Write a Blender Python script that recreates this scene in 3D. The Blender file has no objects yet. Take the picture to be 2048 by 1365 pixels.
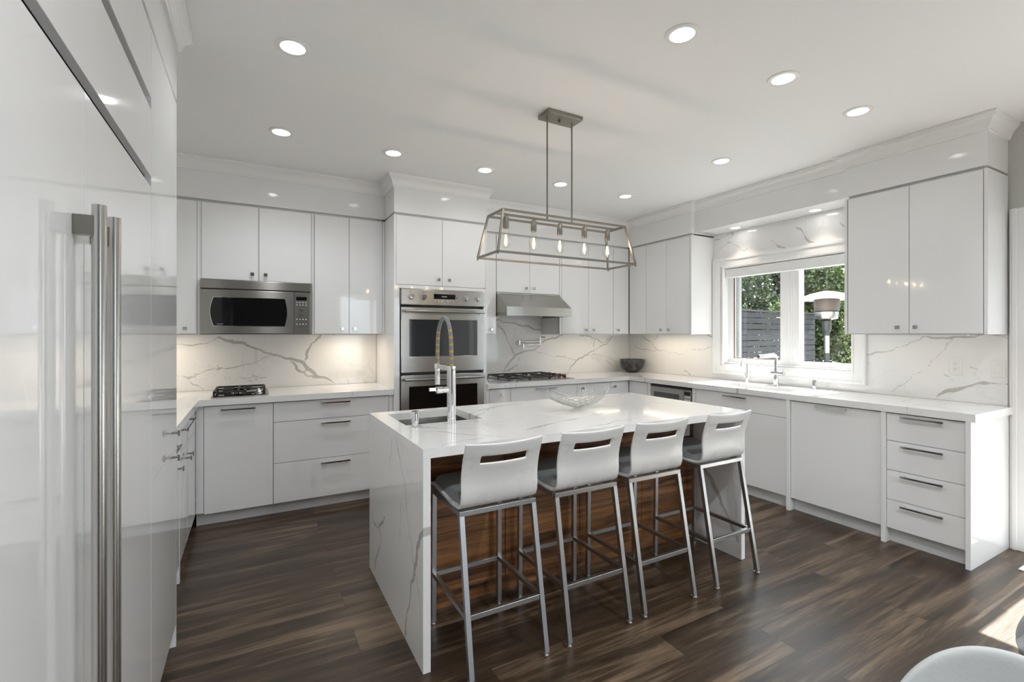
import bpy, bmesh, math, random
import numpy as np
from mathutils import Vector, Matrix
C = bpy.context.scene.collection
SC = bpy.context.scene
PI = math.pi
rnd = random.Random(7)

# ---------------------------------------------------------------- camera
F, TH, EYE, V0 = 940.22, 0.502796, 1.38151, 669.13      # focal length in pixels of 2048, yaw, eye height, horizon row
cam_d = bpy.data.cameras.new('camera'); cam = bpy.data.objects.new('camera', cam_d); C.objects.link(cam)
cam.location = (0, 0, EYE); cam.rotation_euler = (PI/2, 0, -TH)
cam_d.sensor_fit = 'HORIZONTAL'; cam_d.sensor_width = 36; cam_d.lens = F/2048*36
cam_d.shift_y = -(682.5-V0)/2048; cam_d.clip_start = .02
SC.camera = cam
# ---------------------------------------------------------------- colour management
SC.view_settings.view_transform = 'Standard'; SC.view_settings.look = 'None'
SC.view_settings.gamma = 1; SC.view_settings.use_curve_mapping = False
SC.view_settings.exposure = 0.93
SC.cycles.use_denoising = True
SC.cycles.max_bounces = 10; SC.cycles.diffuse_bounces = 6; SC.cycles.glossy_bounces = 6
SC.cycles.transparent_max_bounces = 16; SC.cycles.transmission_bounces = 6
SC.cycles.sample_clamp_indirect = 3.0; SC.cycles.sample_clamp_direct = 8.0
SC.cycles.caustics_reflective = True; SC.cycles.caustics_refractive = False
SC.cycles.blur_glossy = 0.5
# ---------------------------------------------------------------- sky and sun
W = bpy.data.worlds.new('world'); SC.world = W; W.use_nodes = True
bg = W.node_tree.nodes['Background']
bg.inputs[1].default_value = 4.2
_N, _L = W.node_tree.nodes.new, W.node_tree.links.new        # horizon dimmed in place of trees and houses, bright overhead
_g = _N('ShaderNodeTexCoord'); _s = _N('ShaderNodeSeparateXYZ'); _r = _N('ShaderNodeValToRGB')
_r.color_ramp.elements[0].position = 0; _r.color_ramp.elements[0].color = (.33, .38, .42, 1)
_r.color_ramp.elements[1].position = .5; _r.color_ramp.elements[1].color = (.87, .935, 1.0, 1)
_L(_g.outputs['Generated'], _s.inputs[0]); _L(_s.outputs['Z'], _r.inputs[0]); _L(_r.outputs[0], bg.inputs[0])
sun_d = bpy.data.lights.new('sun', 'SUN'); sun_d.energy = 27.0; sun_d.angle = math.radians(.55); sun_d.color = (1, .98, .95)
sun = bpy.data.objects.new('sun', sun_d); C.objects.link(sun)
sun.rotation_euler = Vector((math.cos(math.radians(55)), 0, math.sin(math.radians(55)))).to_track_quat('Z', 'Y').to_euler()
# sky portals in the real openings (window, patio door, rear windows): they only guide the sampling of the sky
def portal(x, y, z, rot, sx, sy):
    d = bpy.data.lights.new('sky_portal', 'AREA'); d.shape = 'RECTANGLE'; d.size = sx; d.size_y = sy
    d.cycles.is_portal = True
    o = bpy.data.objects.new('sky_portal', d); C.objects.link(o); o.location = (x, y, z); o.rotation_euler = rot
portal(4.42, 2.62, 1.55, (0, PI/2, 0), .95, 1.2)
portal(4.42, -.35, 1.07, (0, PI/2, 0), 2.1, 2.6)
portal(3.0, -3.97, 1.25, (-PI/2, 0, PI), 2.2, 2.3)

# ---------------------------------------------------------------- pixel ray -> point on an axis plane (world coordinates)
cT, sT = math.cos(TH), math.sin(TH)
def B(u, v, **k):
    xc = (u-1024)/F; r = (xc*cT+sT, -xc*sT+cT, -(v-V0)/F)
    (a, val), = k.items(); i = 'XYZ'.index(a)
    t = (val-(EYE if i == 2 else 0))/r[i]
    return (r[0]*t, r[1]*t, EYE+r[2]*t)

# ---------------------------------------------------------------- materials
def mat(name): 
    m = bpy.data.materials.new(name); m.use_nodes = True
    return m, m.node_tree, m.node_tree.nodes['Principled BSDF']
def simple(name, col, rough=.5, metal=0, coat=0, coat_r=.03, spec=.5, noise=0, nscale=20, bump=0, aniso=0):
    m, t, p = mat(name)
    p.inputs['Base Color'].default_value = (*col, 1); p.inputs['Roughness'].default_value = rough
    p.inputs['Metallic'].default_value = metal; p.inputs['Coat Weight'].default_value = coat
    p.inputs['Coat Roughness'].default_value = coat_r; p.inputs['Specular IOR Level'].default_value = spec
    N = t.nodes.new; L = t.links.new
    tc = N('ShaderNodeTexCoord'); n = N('ShaderNodeTexNoise'); n.inputs['Scale'].default_value = nscale; n.inputs['Detail'].default_value = 4
    L(tc.outputs['Object'], n.inputs['Vector'])
    r = N('ShaderNodeMapRange'); r.inputs['To Min'].default_value = max(.0, rough-noise-.01); r.inputs['To Max'].default_value = rough+noise+.01
    L(n.outputs['Fac'], r.inputs['Value']); L(r.outputs[0], p.inputs['Roughness'])
    if bump:
        b = N('ShaderNodeBump'); b.inputs['Strength'].default_value = bump; b.inputs['Distance'].default_value = .002
        L(n.outputs['Fac'], b.inputs['Height']); L(b.outputs[0], p.inputs['Normal'])
    return m
def brushed(name, col, rough=.28, sc=(2, 2, 300), amt=.06, an=0):
    m, t, p = mat(name); N = t.nodes.new; L = t.links.new
    if an:
        p.inputs['Anisotropic'].default_value = an; cv = N('ShaderNodeCombineXYZ'); cv.inputs[0].default_value = .003; cv.inputs[1].default_value = .002; cv.inputs[2].default_value = 1; L(cv.outputs[0], p.inputs['Tangent'])
    p.inputs['Metallic'].default_value = 1
    tc = N('ShaderNodeTexCoord'); mp = N('ShaderNodeMapping'); mp.inputs['Scale'].default_value = sc
    n = N('ShaderNodeTexNoise'); n.inputs['Scale'].default_value = 3; n.inputs['Detail'].default_value = 5
    L(tc.outputs['Object'], mp.inputs[0]); L(mp.outputs[0], n.inputs['Vector'])
    r = N('ShaderNodeMapRange'); r.inputs['To Min'].default_value = rough-amt/2; r.inputs['To Max'].default_value = rough+amt/2
    L(n.outputs['Fac'], r.inputs['Value']); L(r.outputs[0], p.inputs['Roughness'])
    cr = N('ShaderNodeValToRGB'); cr.color_ramp.elements[0].position = .3; cr.color_ramp.elements[1].position = .7
    cr.color_ramp.elements[0].color = (*[c*.95 for c in col], 1); cr.color_ramp.elements[1].color = (*col, 1)
    L(n.outputs['Fac'], cr.inputs[0]); L(cr.outputs[0], p.inputs['Base Color'])
    return m
def emit(name, col, s):
    m = bpy.data.materials.new(name); m.use_nodes = True; t = m.node_tree; t.nodes.clear()
    e = t.nodes.new('ShaderNodeEmission'); e.inputs[0].default_value = (*col, 1); e.inputs[1].default_value = s
    o = t.nodes.new('ShaderNodeOutputMaterial'); t.links.new(e.outputs[0], o.inputs[0])
    return m
def glassy(name, tint=(1, 1, 1), refl=1.0):
    m = bpy.data.materials.new(name); m.use_nodes = True; t = m.node_tree; t.nodes.clear(); N = t.nodes.new; L = t.links.new
    tr = N('ShaderNodeBsdfTransparent'); tr.inputs[0].default_value = (*tint, 1)
    g = N('ShaderNodeBsdfGlossy'); g.inputs['Roughness'].default_value = .01
    fr = N('ShaderNodeFresnel'); ge = N('ShaderNodeNewGeometry'); io = N('ShaderNodeMapRange'); io.inputs['To Min'].default_value = 1.45; io.inputs['To Max'].default_value = 1/1.45
    L(ge.outputs['Backfacing'], io.inputs['Value']); L(io.outputs[0], fr.inputs['IOR'])
    ml = N('ShaderNodeMath'); ml.operation = 'MULTIPLY'; ml.inputs[1].default_value = refl
    mx = N('ShaderNodeMixShader'); o = N('ShaderNodeOutputMaterial')
    L(fr.outputs[0], ml.inputs[0]); L(ml.outputs[0], mx.inputs[0]); L(tr.outputs[0], mx.inputs[1]); L(g.outputs[0], mx.inputs[2]); L(mx.outputs[0], o.inputs[0])
    return m
GLOSS = simple('white_lacquer', (.86, .862, .862), .07, coat=.6, coat_r=.02, noise=.02, nscale=3)
CASE = simple('white_cabinet_side', (.85, .85, .848), .16, coat=.4, noise=.02, nscale=3)
PAINT = simple('ceiling_paint', (.87, .87, .865), .7, noise=.05, nscale=30)
TRIM = simple('white_trim_paint', (.86, .86, .855), .3, noise=.03, nscale=10)
WALLM = simple('grey_wall_paint', (.55, .54, .51), .7, noise=.05, nscale=30, bump=.03)
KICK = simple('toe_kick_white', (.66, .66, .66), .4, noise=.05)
DARKGAP = simple('gap_shade_black', (.03, .03, .03), .6)  # near-black shade for gaps behind fronts; also refrigerator body and dishwasher tub
STEEL = brushed('brushed_steel', (.40, .39, .365), .25, an=.95, amt=.02)
STEELV = simple('brushed_steel_upright', (.50, .485, .465), .24, metal=1, noise=.02, nscale=4)
STEELD = brushed('dark_steel', (.30, .285, .26), .3)
NICKEL = brushed('brushed_nickel', (.30, .275, .24), .32, sc=(60, 60, 60))
STOOLM = brushed('satin_steel_tube', (.52, .53, .54), .33, sc=(40, 40, 40), amt=.08)
CHROME = simple('chrome', (.80, .80, .81), .05, metal=1, noise=.01)
HANDLE = simple('polished_pull', (.52, .52, .53), .10, metal=1, noise=.02)
IRON = simple('cast_iron', (.018, .018, .018), .45, noise=.1, nscale=80, bump=.1)
BLACKG = simple('black_glass', (.006, .006, .0065), .04, noise=.005)
OVENG = simple('smoked_oven_glass', (.03, .033, .036), .05, coat=1, noise=.005)
BLACK = simple('black_plastic', (.02, .02, .02), .4)
RED = simple('red_knob', (.42, .012, .03), .25, coat=.5)
PLATE = simple('white_plastic', (.82, .81, .79), .3)
GREYPL = simple('pale_grey_print', (.45, .45, .45), .5)
WHITEPR = simple('white_print', (.8, .8, .8), .5)
DARKPR = simple('dark_print', (.06, .06, .06), .5)
SEATP = simple('white_ply_lacquer', (.72, .715, .70), .28, coat=.2, coat_r=.15, noise=.04, nscale=6)
PAD = simple('grey_leatherette', (.235, .25, .25), .5, noise=.08, nscale=60, bump=.12)
FABRIC = simple('light_grey_upholstery', (.50, .52, .52), .6, noise=.08, nscale=120, bump=.2)
CHAIRWOOD = simple('pale_beech', (.50, .38, .25), .4, noise=.1, nscale=8)
PAPER = simple('cream_mat', (.72, .70, .66), .8, noise=.05, nscale=90, bump=.3)
GLASS = glassy('window_glass', (.97, .985, .98))
BULBG = glassy('bulb_glass', (.99, .98, .96), 1.1)
BROWNAL = simple('brown_aluminium', (.17, .11, .09), .4, noise=.05)
LAMPW = emit('downlight_glow', (1, .97, .92), 9)
FILA = emit('filament_glow', (1, .74, .42), 30)
STRIP = emit('undercabinet_glow', (1, .80, .55), 10)
DISPL = emit('display_digits', (.7, .8, .85), .35)
HOSEG = simple('blue_grey_hose', (.19, .20, .205), .4)
HOSEY = simple('orange_hose', (.50, .30, .03), .4)
def quartz(name, warm=0):
    m, t, p = mat(name); N = t.nodes.new; L = t.links.new
    p.inputs['Roughness'].default_value = .10; p.inputs['Coat Weight'].default_value = .3; p.inputs['Coat Roughness'].default_value = .05
    at = N('ShaderNodeAttribute'); at.attribute_name = 'vd'
    tc = N('ShaderNodeTexCoord')
    n1 = N('ShaderNodeTexNoise'); n1.inputs['Scale'].default_value = 28; n1.inputs['Detail'].default_value = 6; n1.inputs['Roughness'].default_value = .65
    L(tc.outputs['Object'], n1.inputs['Vector'])
    a1 = N('ShaderNodeMath'); a1.operation = 'MULTIPLY_ADD'; a1.inputs[1].default_value = .012; a1.inputs[2].default_value = -.006
    L(n1.outputs['Fac'], a1.inputs[0])
    s = N('ShaderNodeMath'); s.operation = 'ADD'; L(a1.outputs[0], s.inputs[0]); L(at.outputs['Fac'], s.inputs[1])
    r = N('ShaderNodeMapRange'); r.inputs['From Min'].default_value = -.0035; r.inputs['From Max'].default_value = .0015; r.inputs['To Max'].default_value = .75
    L(s.outputs[0], r.inputs['Value'])
    # faint cloudy background veins
    n2 = N('ShaderNodeTexNoise'); n2.inputs['Scale'].default_value = 2.1; n2.inputs['Detail'].default_value = 7; n2.inputs['Distortion'].default_value = 1.2
    L(tc.outputs['Object'], n2.inputs['Vector'])
    d = N('ShaderNodeMath'); d.operation = 'SUBTRACT'; d.inputs[1].default_value = .5; L(n2.outputs['Fac'], d.inputs[0])
    ab = N('ShaderNodeMath'); ab.operation = 'ABSOLUTE'; L(d.outputs[0], ab.inputs[0])
    r2 = N('ShaderNodeMapRange'); r2.inputs['From Min'].default_value = .0; r2.inputs['From Max'].default_value = .012; r2.inputs['To Min'].default_value = .22; r2.inputs['To Max'].default_value = 0
    L(ab.outputs[0], r2.inputs['Value'])
    n3 = N('ShaderNodeTexNoise'); n3.inputs['Scale'].default_value = 1.6; L(tc.outputs['Object'], n3.inputs['Vector'])
    r3 = N('ShaderNodeMapRange'); r3.inputs['From Min'].default_value = .48; r3.inputs['From Max'].default_value = .62; L(n3.outputs['Fac'], r3.inputs['Value'])
    mm = N('ShaderNodeMath'); mm.operation = 'MULTIPLY'; L(r2.outputs[0], mm.inputs[0]); L(r3.outputs[0], mm.inputs[1])
    mx0 = N('ShaderNodeMath'); mx0.operation = 'MAXIMUM'; L(r.outputs[0], mx0.inputs[0]); L(mm.outputs[0], mx0.inputs[1])
    nc = N('ShaderNodeTexNoise'); nc.inputs['Scale'].default_value = 3.5; nc.inputs['Detail'].default_value = 3; L(tc.outputs['Object'], nc.inputs['Vector'])
    cr = N('ShaderNodeValToRGB'); cr.color_ramp.elements[0].position = .35; cr.color_ramp.elements[1].position = .65
    cr.color_ramp.elements[0].color = (.36, .36, .355, 1); cr.color_ramp.elements[1].color = (.45, .42, .36, 1)
    L(nc.outputs['Fac'], cr.inputs[0])
    mx = N('ShaderNodeMixRGB'); mx.inputs[1].default_value = (.85, .848, .84, 1)
    L(mx0.outputs[0], mx.inputs[0]); L(cr.outputs[0], mx.inputs[2]); L(mx.outputs[0], p.inputs['Base Color'])
    return m
QUARTZ = quartz('veined_white_quartz')
def plank_floor():
    m, t, p = mat('dark_oak_planks'); N = t.nodes.new; L = t.links.new
    tc = N('ShaderNodeTexCoord')
    mp0 = N('ShaderNodeMapping'); mp0.inputs['Location'].default_value = (.36, .068, 0); L(tc.outputs['Object'], mp0.inputs[0])
    br = N('ShaderNodeTexBrick'); br.offset = .37; br.offset_frequency = 2
    br.inputs['Scale'].default_value = 1; br.inputs['Brick Width'].default_value = 1.22; br.inputs['Row Height'].default_value = .181
    br.inputs['Mortar Size'].default_value = .0012; br.inputs['Mortar Smooth'].default_value = .2; br.inputs['Bias'].default_value = 0
    br.inputs['Color1'].default_value = (0, 0, 0, 1); br.inputs['Color2'].default_value = (1, 1, 1, 1); br.inputs['Mortar'].default_value = (.5, .5, .5, 1)
    L(mp0.outputs[0], br.inputs['Vector'])
    sep = N('ShaderNodeSeparateColor'); L(br.outputs['Color'], sep.inputs[0])
    # long grain: stretched along X, shifted from plank to plank
    def grain(sx, sy, detail, dist, scale, woff):
        mp = N('ShaderNodeMapping'); mp.inputs['Scale'].default_value = (sx, sy, 1); L(tc.outputs['Object'], mp.inputs[0])
        w = N('ShaderNodeMath'); w.operation = 'MULTIPLY_ADD'; w.inputs[1].default_value = 37.; w.inputs[2].default_value = woff; L(sep.outputs[0], w.inputs[0])
        n = N('ShaderNodeTexNoise'); n.noise_dimensions = '4D'; n.inputs['Scale'].default_value = scale; n.inputs['Detail'].default_value = detail; n.inputs['Distortion'].default_value = dist
        n.inputs['Roughness'].default_value = .6
        L(mp.outputs[0], n.inputs['Vector']); L(w.outputs[0], n.inputs['W']); return n
    g1 = grain(.6, 10, 7, 1.1, 1.4, 0); g2 = grain(2.2, 75, 6, .5, 3, 9); g3 = grain(.35, 2.6, 3, 1.0, 1.6, 20)
    cr = N('ShaderNodeValToRGB'); e = cr.color_ramp.elements
    e[0].position = .30; e[0].color = (.017, .010, .006, 1); e[1].position = .72; e[1].color = (.185, .130, .086, 1)
    k = cr.color_ramp.elements.new(.50); k.color = (.052, .033, .019, 1)
    a = N('ShaderNodeMath'); a.operation = 'MULTIPLY_ADD'; a.inputs[1].default_value = .42; a.inputs[2].default_value = -.21; L(g2.outputs['Fac'], a.inputs[0])
    b = N('ShaderNodeMath'); b.operation = 'ADD'; L(g1.outputs['Fac'], b.inputs[0]); L(a.outputs[0], b.inputs[1])
    c = N('ShaderNodeMath'); c.operation = 'MULTIPLY_ADD'; c.inputs[1].default_value = .09; c.inputs[2].default_value = -.045; L(sep.outputs[0], c.inputs[0])
    d = N('ShaderNodeMath'); d.operation = 'ADD'; L(b.outputs[0], d.inputs[0]); L(c.outputs[0], d.inputs[1])
    f = N('ShaderNodeMath'); f.operation = 'MULTIPLY_ADD'; f.inputs[1].default_value = .3; f.inputs[2].default_value = -.15; L(g3.outputs['Fac'], f.inputs[0])
    h = N('ShaderNodeMath'); h.operation = 'ADD'; L(d.outputs[0], h.inputs[0]); L(f.outputs[0], h.inputs[1])
    L(h.outputs[0], cr.inputs[0])
    mx = N('ShaderNodeMixRGB'); mx.inputs[2].default_value = (.02, .014, .01, 1); L(br.outputs['Fac'], mx.inputs[0]); L(cr.outputs[0], mx.inputs[1])
    L(mx.outputs[0], p.inputs['Base Color'])
    r = N('ShaderNodeMapRange'); p.inputs['Specular IOR Level'].default_value = .42
    r.inputs['To Min'].default_value = .24; r.inputs['To Max'].default_value = .42; L(g2.outputs['Fac'], r.inputs['Value']); L(r.outputs[0], p.inputs['Roughness'])
    bm_ = N('ShaderNodeBump'); bm_.inputs['Strength'].default_value = .35; bm_.inputs['Distance'].default_value = .0015
    L(g2.outputs['Fac'], bm_.inputs['Height']); L(bm_.outputs[0], p.inputs['Normal'])
    return m
OAK = plank_floor()
def walnut():
    m, t, p = mat('walnut_veneer'); N = t.nodes.new; L = t.links.new
    tc = N('ShaderNodeTexCoord'); mp = N('ShaderNodeMapping'); mp.inputs['Scale'].default_value = (.5, 1, 9); L(tc.outputs['Object'], mp.inputs[0])
    n = N('ShaderNodeTexNoise'); n.inputs['Scale'].default_value = 1.7; n.inputs['Detail'].default_value = 7; n.inputs['Distortion'].default_value = 1.6; n.inputs['Roughness'].default_value = .6
    L(mp.outputs[0], n.inputs['Vector'])
    mp2 = N('ShaderNodeMapping'); mp2.inputs['Scale'].default_value = (2, 1, 70); L(tc.outputs['Object'], mp2.inputs[0])
    n2 = N('ShaderNodeTexNoise'); n2.inputs['Scale'].default_value = 3; n2.inputs['Detail'].default_value = 4; L(mp2.outputs[0], n2.inputs['Vector'])
    a = N('ShaderNodeMath'); a.operation = 'MULTIPLY_ADD'; a.inputs[1].default_value = .22; a.inputs[2].default_value = -.11; L(n2.outputs['Fac'], a.inputs[0])
    b = N('ShaderNodeMath'); b.operation = 'ADD'; L(n.outputs['Fac'], b.inputs[0]); L(a.outputs[0], b.inputs[1])
    cr = N('ShaderNodeValToRGB'); e = cr.color_ramp.elements
    e[0].position = .33; e[0].color = (.030, .013, .006, 1); e[1].position = .70; e[1].color = (.44, .195, .065, 1)
    k = e.new(.5); k.color = (.20, .082, .027, 1)
    L(b.outputs[0], cr.inputs[0]); L(cr.outputs[0], p.inputs['Base Color'])
    p.inputs['Roughness'].default_value = .42
    return m
WALNUT = walnut()
def marble_black():
    m, t, p = mat('black_marble'); N = t.nodes.new; L = t.links.new
    tc = N('ShaderNodeTexCoord'); mp = N('ShaderNodeMapping'); mp.inputs['Scale'].default_value = (1, 1, .3); L(tc.outputs['Object'], mp.inputs[0])
    n = N('ShaderNodeTexNoise'); n.inputs['Scale'].default_value = 14; n.inputs['Detail'].default_value = 6; n.inputs['Distortion'].default_value = .6
    L(mp.outputs[0], n.inputs['Vector'])
    cr = N('ShaderNodeValToRGB'); cr.color_ramp.elements[0].position = .45; cr.color_ramp.elements[0].color = (.012, .012, .013, 1)
    cr.color_ramp.elements[1].position = .75; cr.color_ramp.elements[1].color = (.11, .11, .11, 1)
    L(n.outputs['Fac'], cr.inputs[0]); L(cr.outputs[0], p.inputs['Base Color']); p.inputs['Roughness'].default_value = .35
    return m
BLKMARB = marble_black()
def fencewood():
    m, t, p = mat('weathered_cedar'); N = t.nodes.new; L = t.links.new
    tc = N('ShaderNodeTexCoord'); mp = N('ShaderNodeMapping'); mp.inputs['Scale'].default_value = (1, 1, 14); L(tc.outputs['Object'], mp.inputs[0])
    n = N('ShaderNodeTexNoise'); n.inputs['Scale'].default_value = 3; n.inputs['Detail'].default_value = 8; L(mp.outputs[0], n.inputs['Vector'])
    cr = N('ShaderNodeValToRGB'); cr.color_ramp.elements[0].position = .3; cr.color_ramp.elements[0].color = (.009, .0085, .009, 1)
    cr.color_ramp.elements[1].position = .7; cr.color_ramp.elements[1].color = (.026, .0255, .029, 1)
    L(n.outputs['Fac'], cr.inputs[0]); L(cr.outputs[0], p.inputs['Base Color']); p.inputs['Roughness'].default_value = .8
    return m
CEDAR = fencewood()
def leafmat(name, c0, c1):
    m = bpy.data.materials.new(name); m.use_nodes = True; t = m.node_tree; t.nodes.clear(); N = t.nodes.new; L = t.links.new
    tc = N('ShaderNodeTexCoord'); n = N('ShaderNodeTexNoise'); n.inputs['Scale'].default_value = 5; L(tc.outputs['Object'], n.inputs['Vector'])
    cr = N('ShaderNodeValToRGB'); cr.color_ramp.elements[0].position = .35; cr.color_ramp.elements[0].color = (*c0, 1); cr.color_ramp.elements[1].position = .65; cr.color_ramp.elements[1].color = (*c1, 1)
    L(n.outputs['Fac'], cr.inputs[0])
    d = N('ShaderNodeBsdfDiffuse'); tr = N('ShaderNodeBsdfTranslucent'); g = N('ShaderNodeBsdfGlossy'); g.inputs['Roughness'].default_value = .35
    L(cr.outputs[0], d.inputs[0]); L(cr.outputs[0], tr.inputs[0])
    m1 = N('ShaderNodeMixShader'); m1.inputs[0].default_value = .45; L(d.outputs[0], m1.inputs[1]); L(tr.outputs[0], m1.inputs[2])
    m2 = N('ShaderNodeMixShader'); m2.inputs[0].default_value = .06; L(m1.outputs[0], m2.inputs[1]); L(g.outputs[0], m2.inputs[2])
    o = N('ShaderNodeOutputMaterial'); L(m2.outputs[0], o.inputs[0]); return m
LEAFA = leafmat('green_leaves', (.010, .024, .005), (.072, .106, .016))
LEAFB = leafmat('deep_green_leaves', (.005, .013, .004), (.034, .052, .011))
BARK = simple('bark', (.08, .06, .045), .9, noise=.05, nscale=30, bump=.4)
PAVE = simple('patio_paving', (.17, .168, .165), .8, noise=.1, nscale=8, bump=.2)
WHITEMET = simple('white_enamel_dome', (.8, .8, .8), .35)
RUSTY = simple('heat_stained_steel', (.075, .055, .045), .5, metal=.3, noise=.1, nscale=40)
REARW = simple('darkened_rear_wall', (.13, .13, .135), .6)  # rear wall colour darkened so steel and oven glass reflect dark

# ---------------------------------------------------------------- mesh helpers
def link(name, me, m, parent=None):
    o = bpy.data.objects.new(name, me); C.objects.link(o)
    for mm in (m if isinstance(m, (list, tuple)) else [m]): me.materials.append(mm)
    if parent: o.parent = parent
    return o
def finish(bm, smooth=False, ang=35):
    me = bpy.data.meshes.new('mesh'); bmesh.ops.recalc_face_normals(bm, faces=bm.faces)
    if smooth:
        for f in bm.faces: f.smooth = True
        for e in bm.edges:
            if len(e.link_faces) == 2 and e.calc_face_angle(0) > math.radians(ang): e.smooth = False
    bm.to_mesh(me); bm.free(); return me
class MB:
    """collects shapes for one mesh"""
    def __init__(s): s.bm = bmesh.new(); s.mi = 0
    def _tag(s, geom):
        for f in {f for v in geom for f in v.link_faces}: f.material_index = s.mi
    def box(s, x0, x1, y0, y1, z0, z1, bev=0, seg=1):
        g = bmesh.ops.create_cube(s.bm, size=1)['verts']
        for v in g: v.co = Vector(((x0+x1)/2+v.co.x*(x1-x0), (y0+y1)/2+v.co.y*(y1-y0), (z0+z1)/2+v.co.z*(z1-z0)))
        s._tag(g)
        if bev:
            ed = {e for v in g for e in v.link_edges}
            r = bmesh.ops.bevel(s.bm, geom=list(ed), offset=bev, segments=seg, affect='EDGES', profile=.5)
            for f in r['faces']: f.material_index = s.mi
        return s
    def frustum(s, p0, p1, w0, w1, up=None):
        """square bar from p0 to p1, sides w0, w1"""
        p0, p1 = Vector(p0), Vector(p1); d = (p1-p0).normalized()
        a = Vector(up) if up else (Vector((0, 0, 1)) if abs(d.z) < .9 else Vector((1, 0, 0)))
        sx = d.cross(a).normalized(); sy = sx.cross(d).normalized()
        vs = [s.bm.verts.new(p + sx*i*w/2 + sy*j*w/2) for p, w in ((p0, w0), (p1, w1)) for i, j in ((-1, -1), (1, -1), (1, 1), (-1, 1))]
        for q in ((0, 1, 2, 3), (7, 6, 5, 4), (0, 4, 5, 1), (1, 5, 6, 2), (2, 6, 7, 3), (3, 7, 4, 0)):
            s.bm.faces.new([vs[i] for i in q]).material_index = s.mi
        return s
    def bar(s, p0, p1, w): return s.frustum(p0, p1, w, w)
    def cyl(s, p0, p1, r0, r1=None, n=20, cap=True):
        r1 = r0 if r1 is None else r1
        return s.tube([p0, p1], [r0, r1], n, cap)
    def tube(s, pts, r, n=12, cap=True, mis=None, closed=False):
        pts = [Vector(p) for p in pts]; k = len(pts)
        rs = list(r) if isinstance(r, (list, tuple)) else [r]*k
        rings = []; prev = None
        for i, p in enumerate(pts):
            if closed: d = pts[(i+1) % k]-pts[i-1]
            else: d = pts[min(i+1, k-1)]-pts[max(i-1, 0)]
            d.normalize()
            if prev is None:
                a = Vector((0, 0, 1)) if abs(d.z) < .9 else Vector((1, 0, 0)); sx = d.cross(a).normalized()
            else: sx = (prev - d*prev.dot(d)).normalized()
            prev = sx; sy = d.cross(sx)
            rings.append([s.bm.verts.new(p + (sx*math.cos(t)+sy*math.sin(t))*rs[i]) for t in [2*PI*j/n for j in range(n)]])
        for i in range(k if closed else k-1):
            A, Bq = rings[i], rings[(i+1) % k]
            for j in range(n):
                f = s.bm.faces.new((A[j], A[(j+1) % n], Bq[(j+1) % n], Bq[j])); f.material_index = mis[i] if mis else s.mi
        if cap and not closed:
            f = s.bm.faces.new(rings[0][::-1]); f.material_index = s.mi
            f = s.bm.faces.new(rings[-1]); f.material_index = s.mi
        return s
    def lathe(s, c, prof, n=32, axis='z', cap=True):
        """prof = (radius, height) list about a point c"""
        c = Vector(c); rings = []
        for r, h in prof:
            ring = []
            for j in range(n):
                a = 2*PI*j/n; q = (r*math.cos(a), r*math.sin(a), h)
                v = Vector(q) if axis == 'z' else (Vector((q[0], q[2], q[1])) if axis == 'y' else Vector((q[2], q[0], q[1])))
                ring.append(s.bm.verts.new(c+v))
            rings.append(ring)
        for A, Bq in zip(rings, rings[1:]):
            for j in range(n): s.bm.faces.new((A[j], A[(j+1) % n], Bq[(j+1) % n], Bq[j])).material_index = s.mi
        if cap:
            for R_ in (rings[0], rings[-1]):
                try: s.bm.faces.new(R_).material_index = s.mi
                except ValueError: pass
        return s
    def prism(s, poly, axis, t0, t1):
        """extrude a 2D polygon along an axis: 'x' -> (y,z), 'y' -> (x,z), 'z' -> (x,y)"""
        def P3(a, b, t): return {'x': (t, a, b), 'y': (a, t, b), 'z': (a, b, t)}[axis]
        A = [s.bm.verts.new(P3(a, b, t0)) for a, b in poly]; Bq = [s.bm.verts.new(P3(a, b, t1)) for a, b in poly]
        k = len(poly)
        for i in range(k): s.bm.faces.new((A[i], A[(i+1) % k], Bq[(i+1) % k], Bq[i])).material_index = s.mi
        s.bm.faces.new(A[::-1]).material_index = s.mi; s.bm.faces.new(Bq).material_index = s.mi
        return s
    def build(s, name, m, parent=None, smooth=False, ang=35): return link(name, finish(s.bm, smooth, ang), m, parent)
def thing(name, label, cat, loc=(0, 0, 0), group=None):
    o = bpy.data.objects.new(name, None); C.objects.link(o); o.location = loc; o.empty_display_size = .1
    o['label'] = label; o['category'] = cat
    if group: o['group'] = group
    bpy.context.view_layer.update()
    return o
def adopt(root):
    """children were built in world coordinates: keep them there"""
    off = Vector(root.location)
    def shift(o):
        for ch in kids(o):
            if ch.type == 'MESH': ch.data.transform(Matrix.Translation(-off))
            shift(ch)
    shift(root); return root
def kids(o): return [c for c in bpy.data.objects if c.parent is o]
def tag(o, label, cat, group=None, kind=None):
    o['label'] = label; o['category'] = cat
    if group: o['group'] = group
    if kind: o['kind'] = kind
    return o
def struct(o): o['kind'] = 'structure'; return o
def copy_tree(o, parent=None):
    c = o.copy(); C.objects.link(c); c.parent = parent
    for ch in kids(o): copy_tree(ch, c)
    return c

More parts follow.
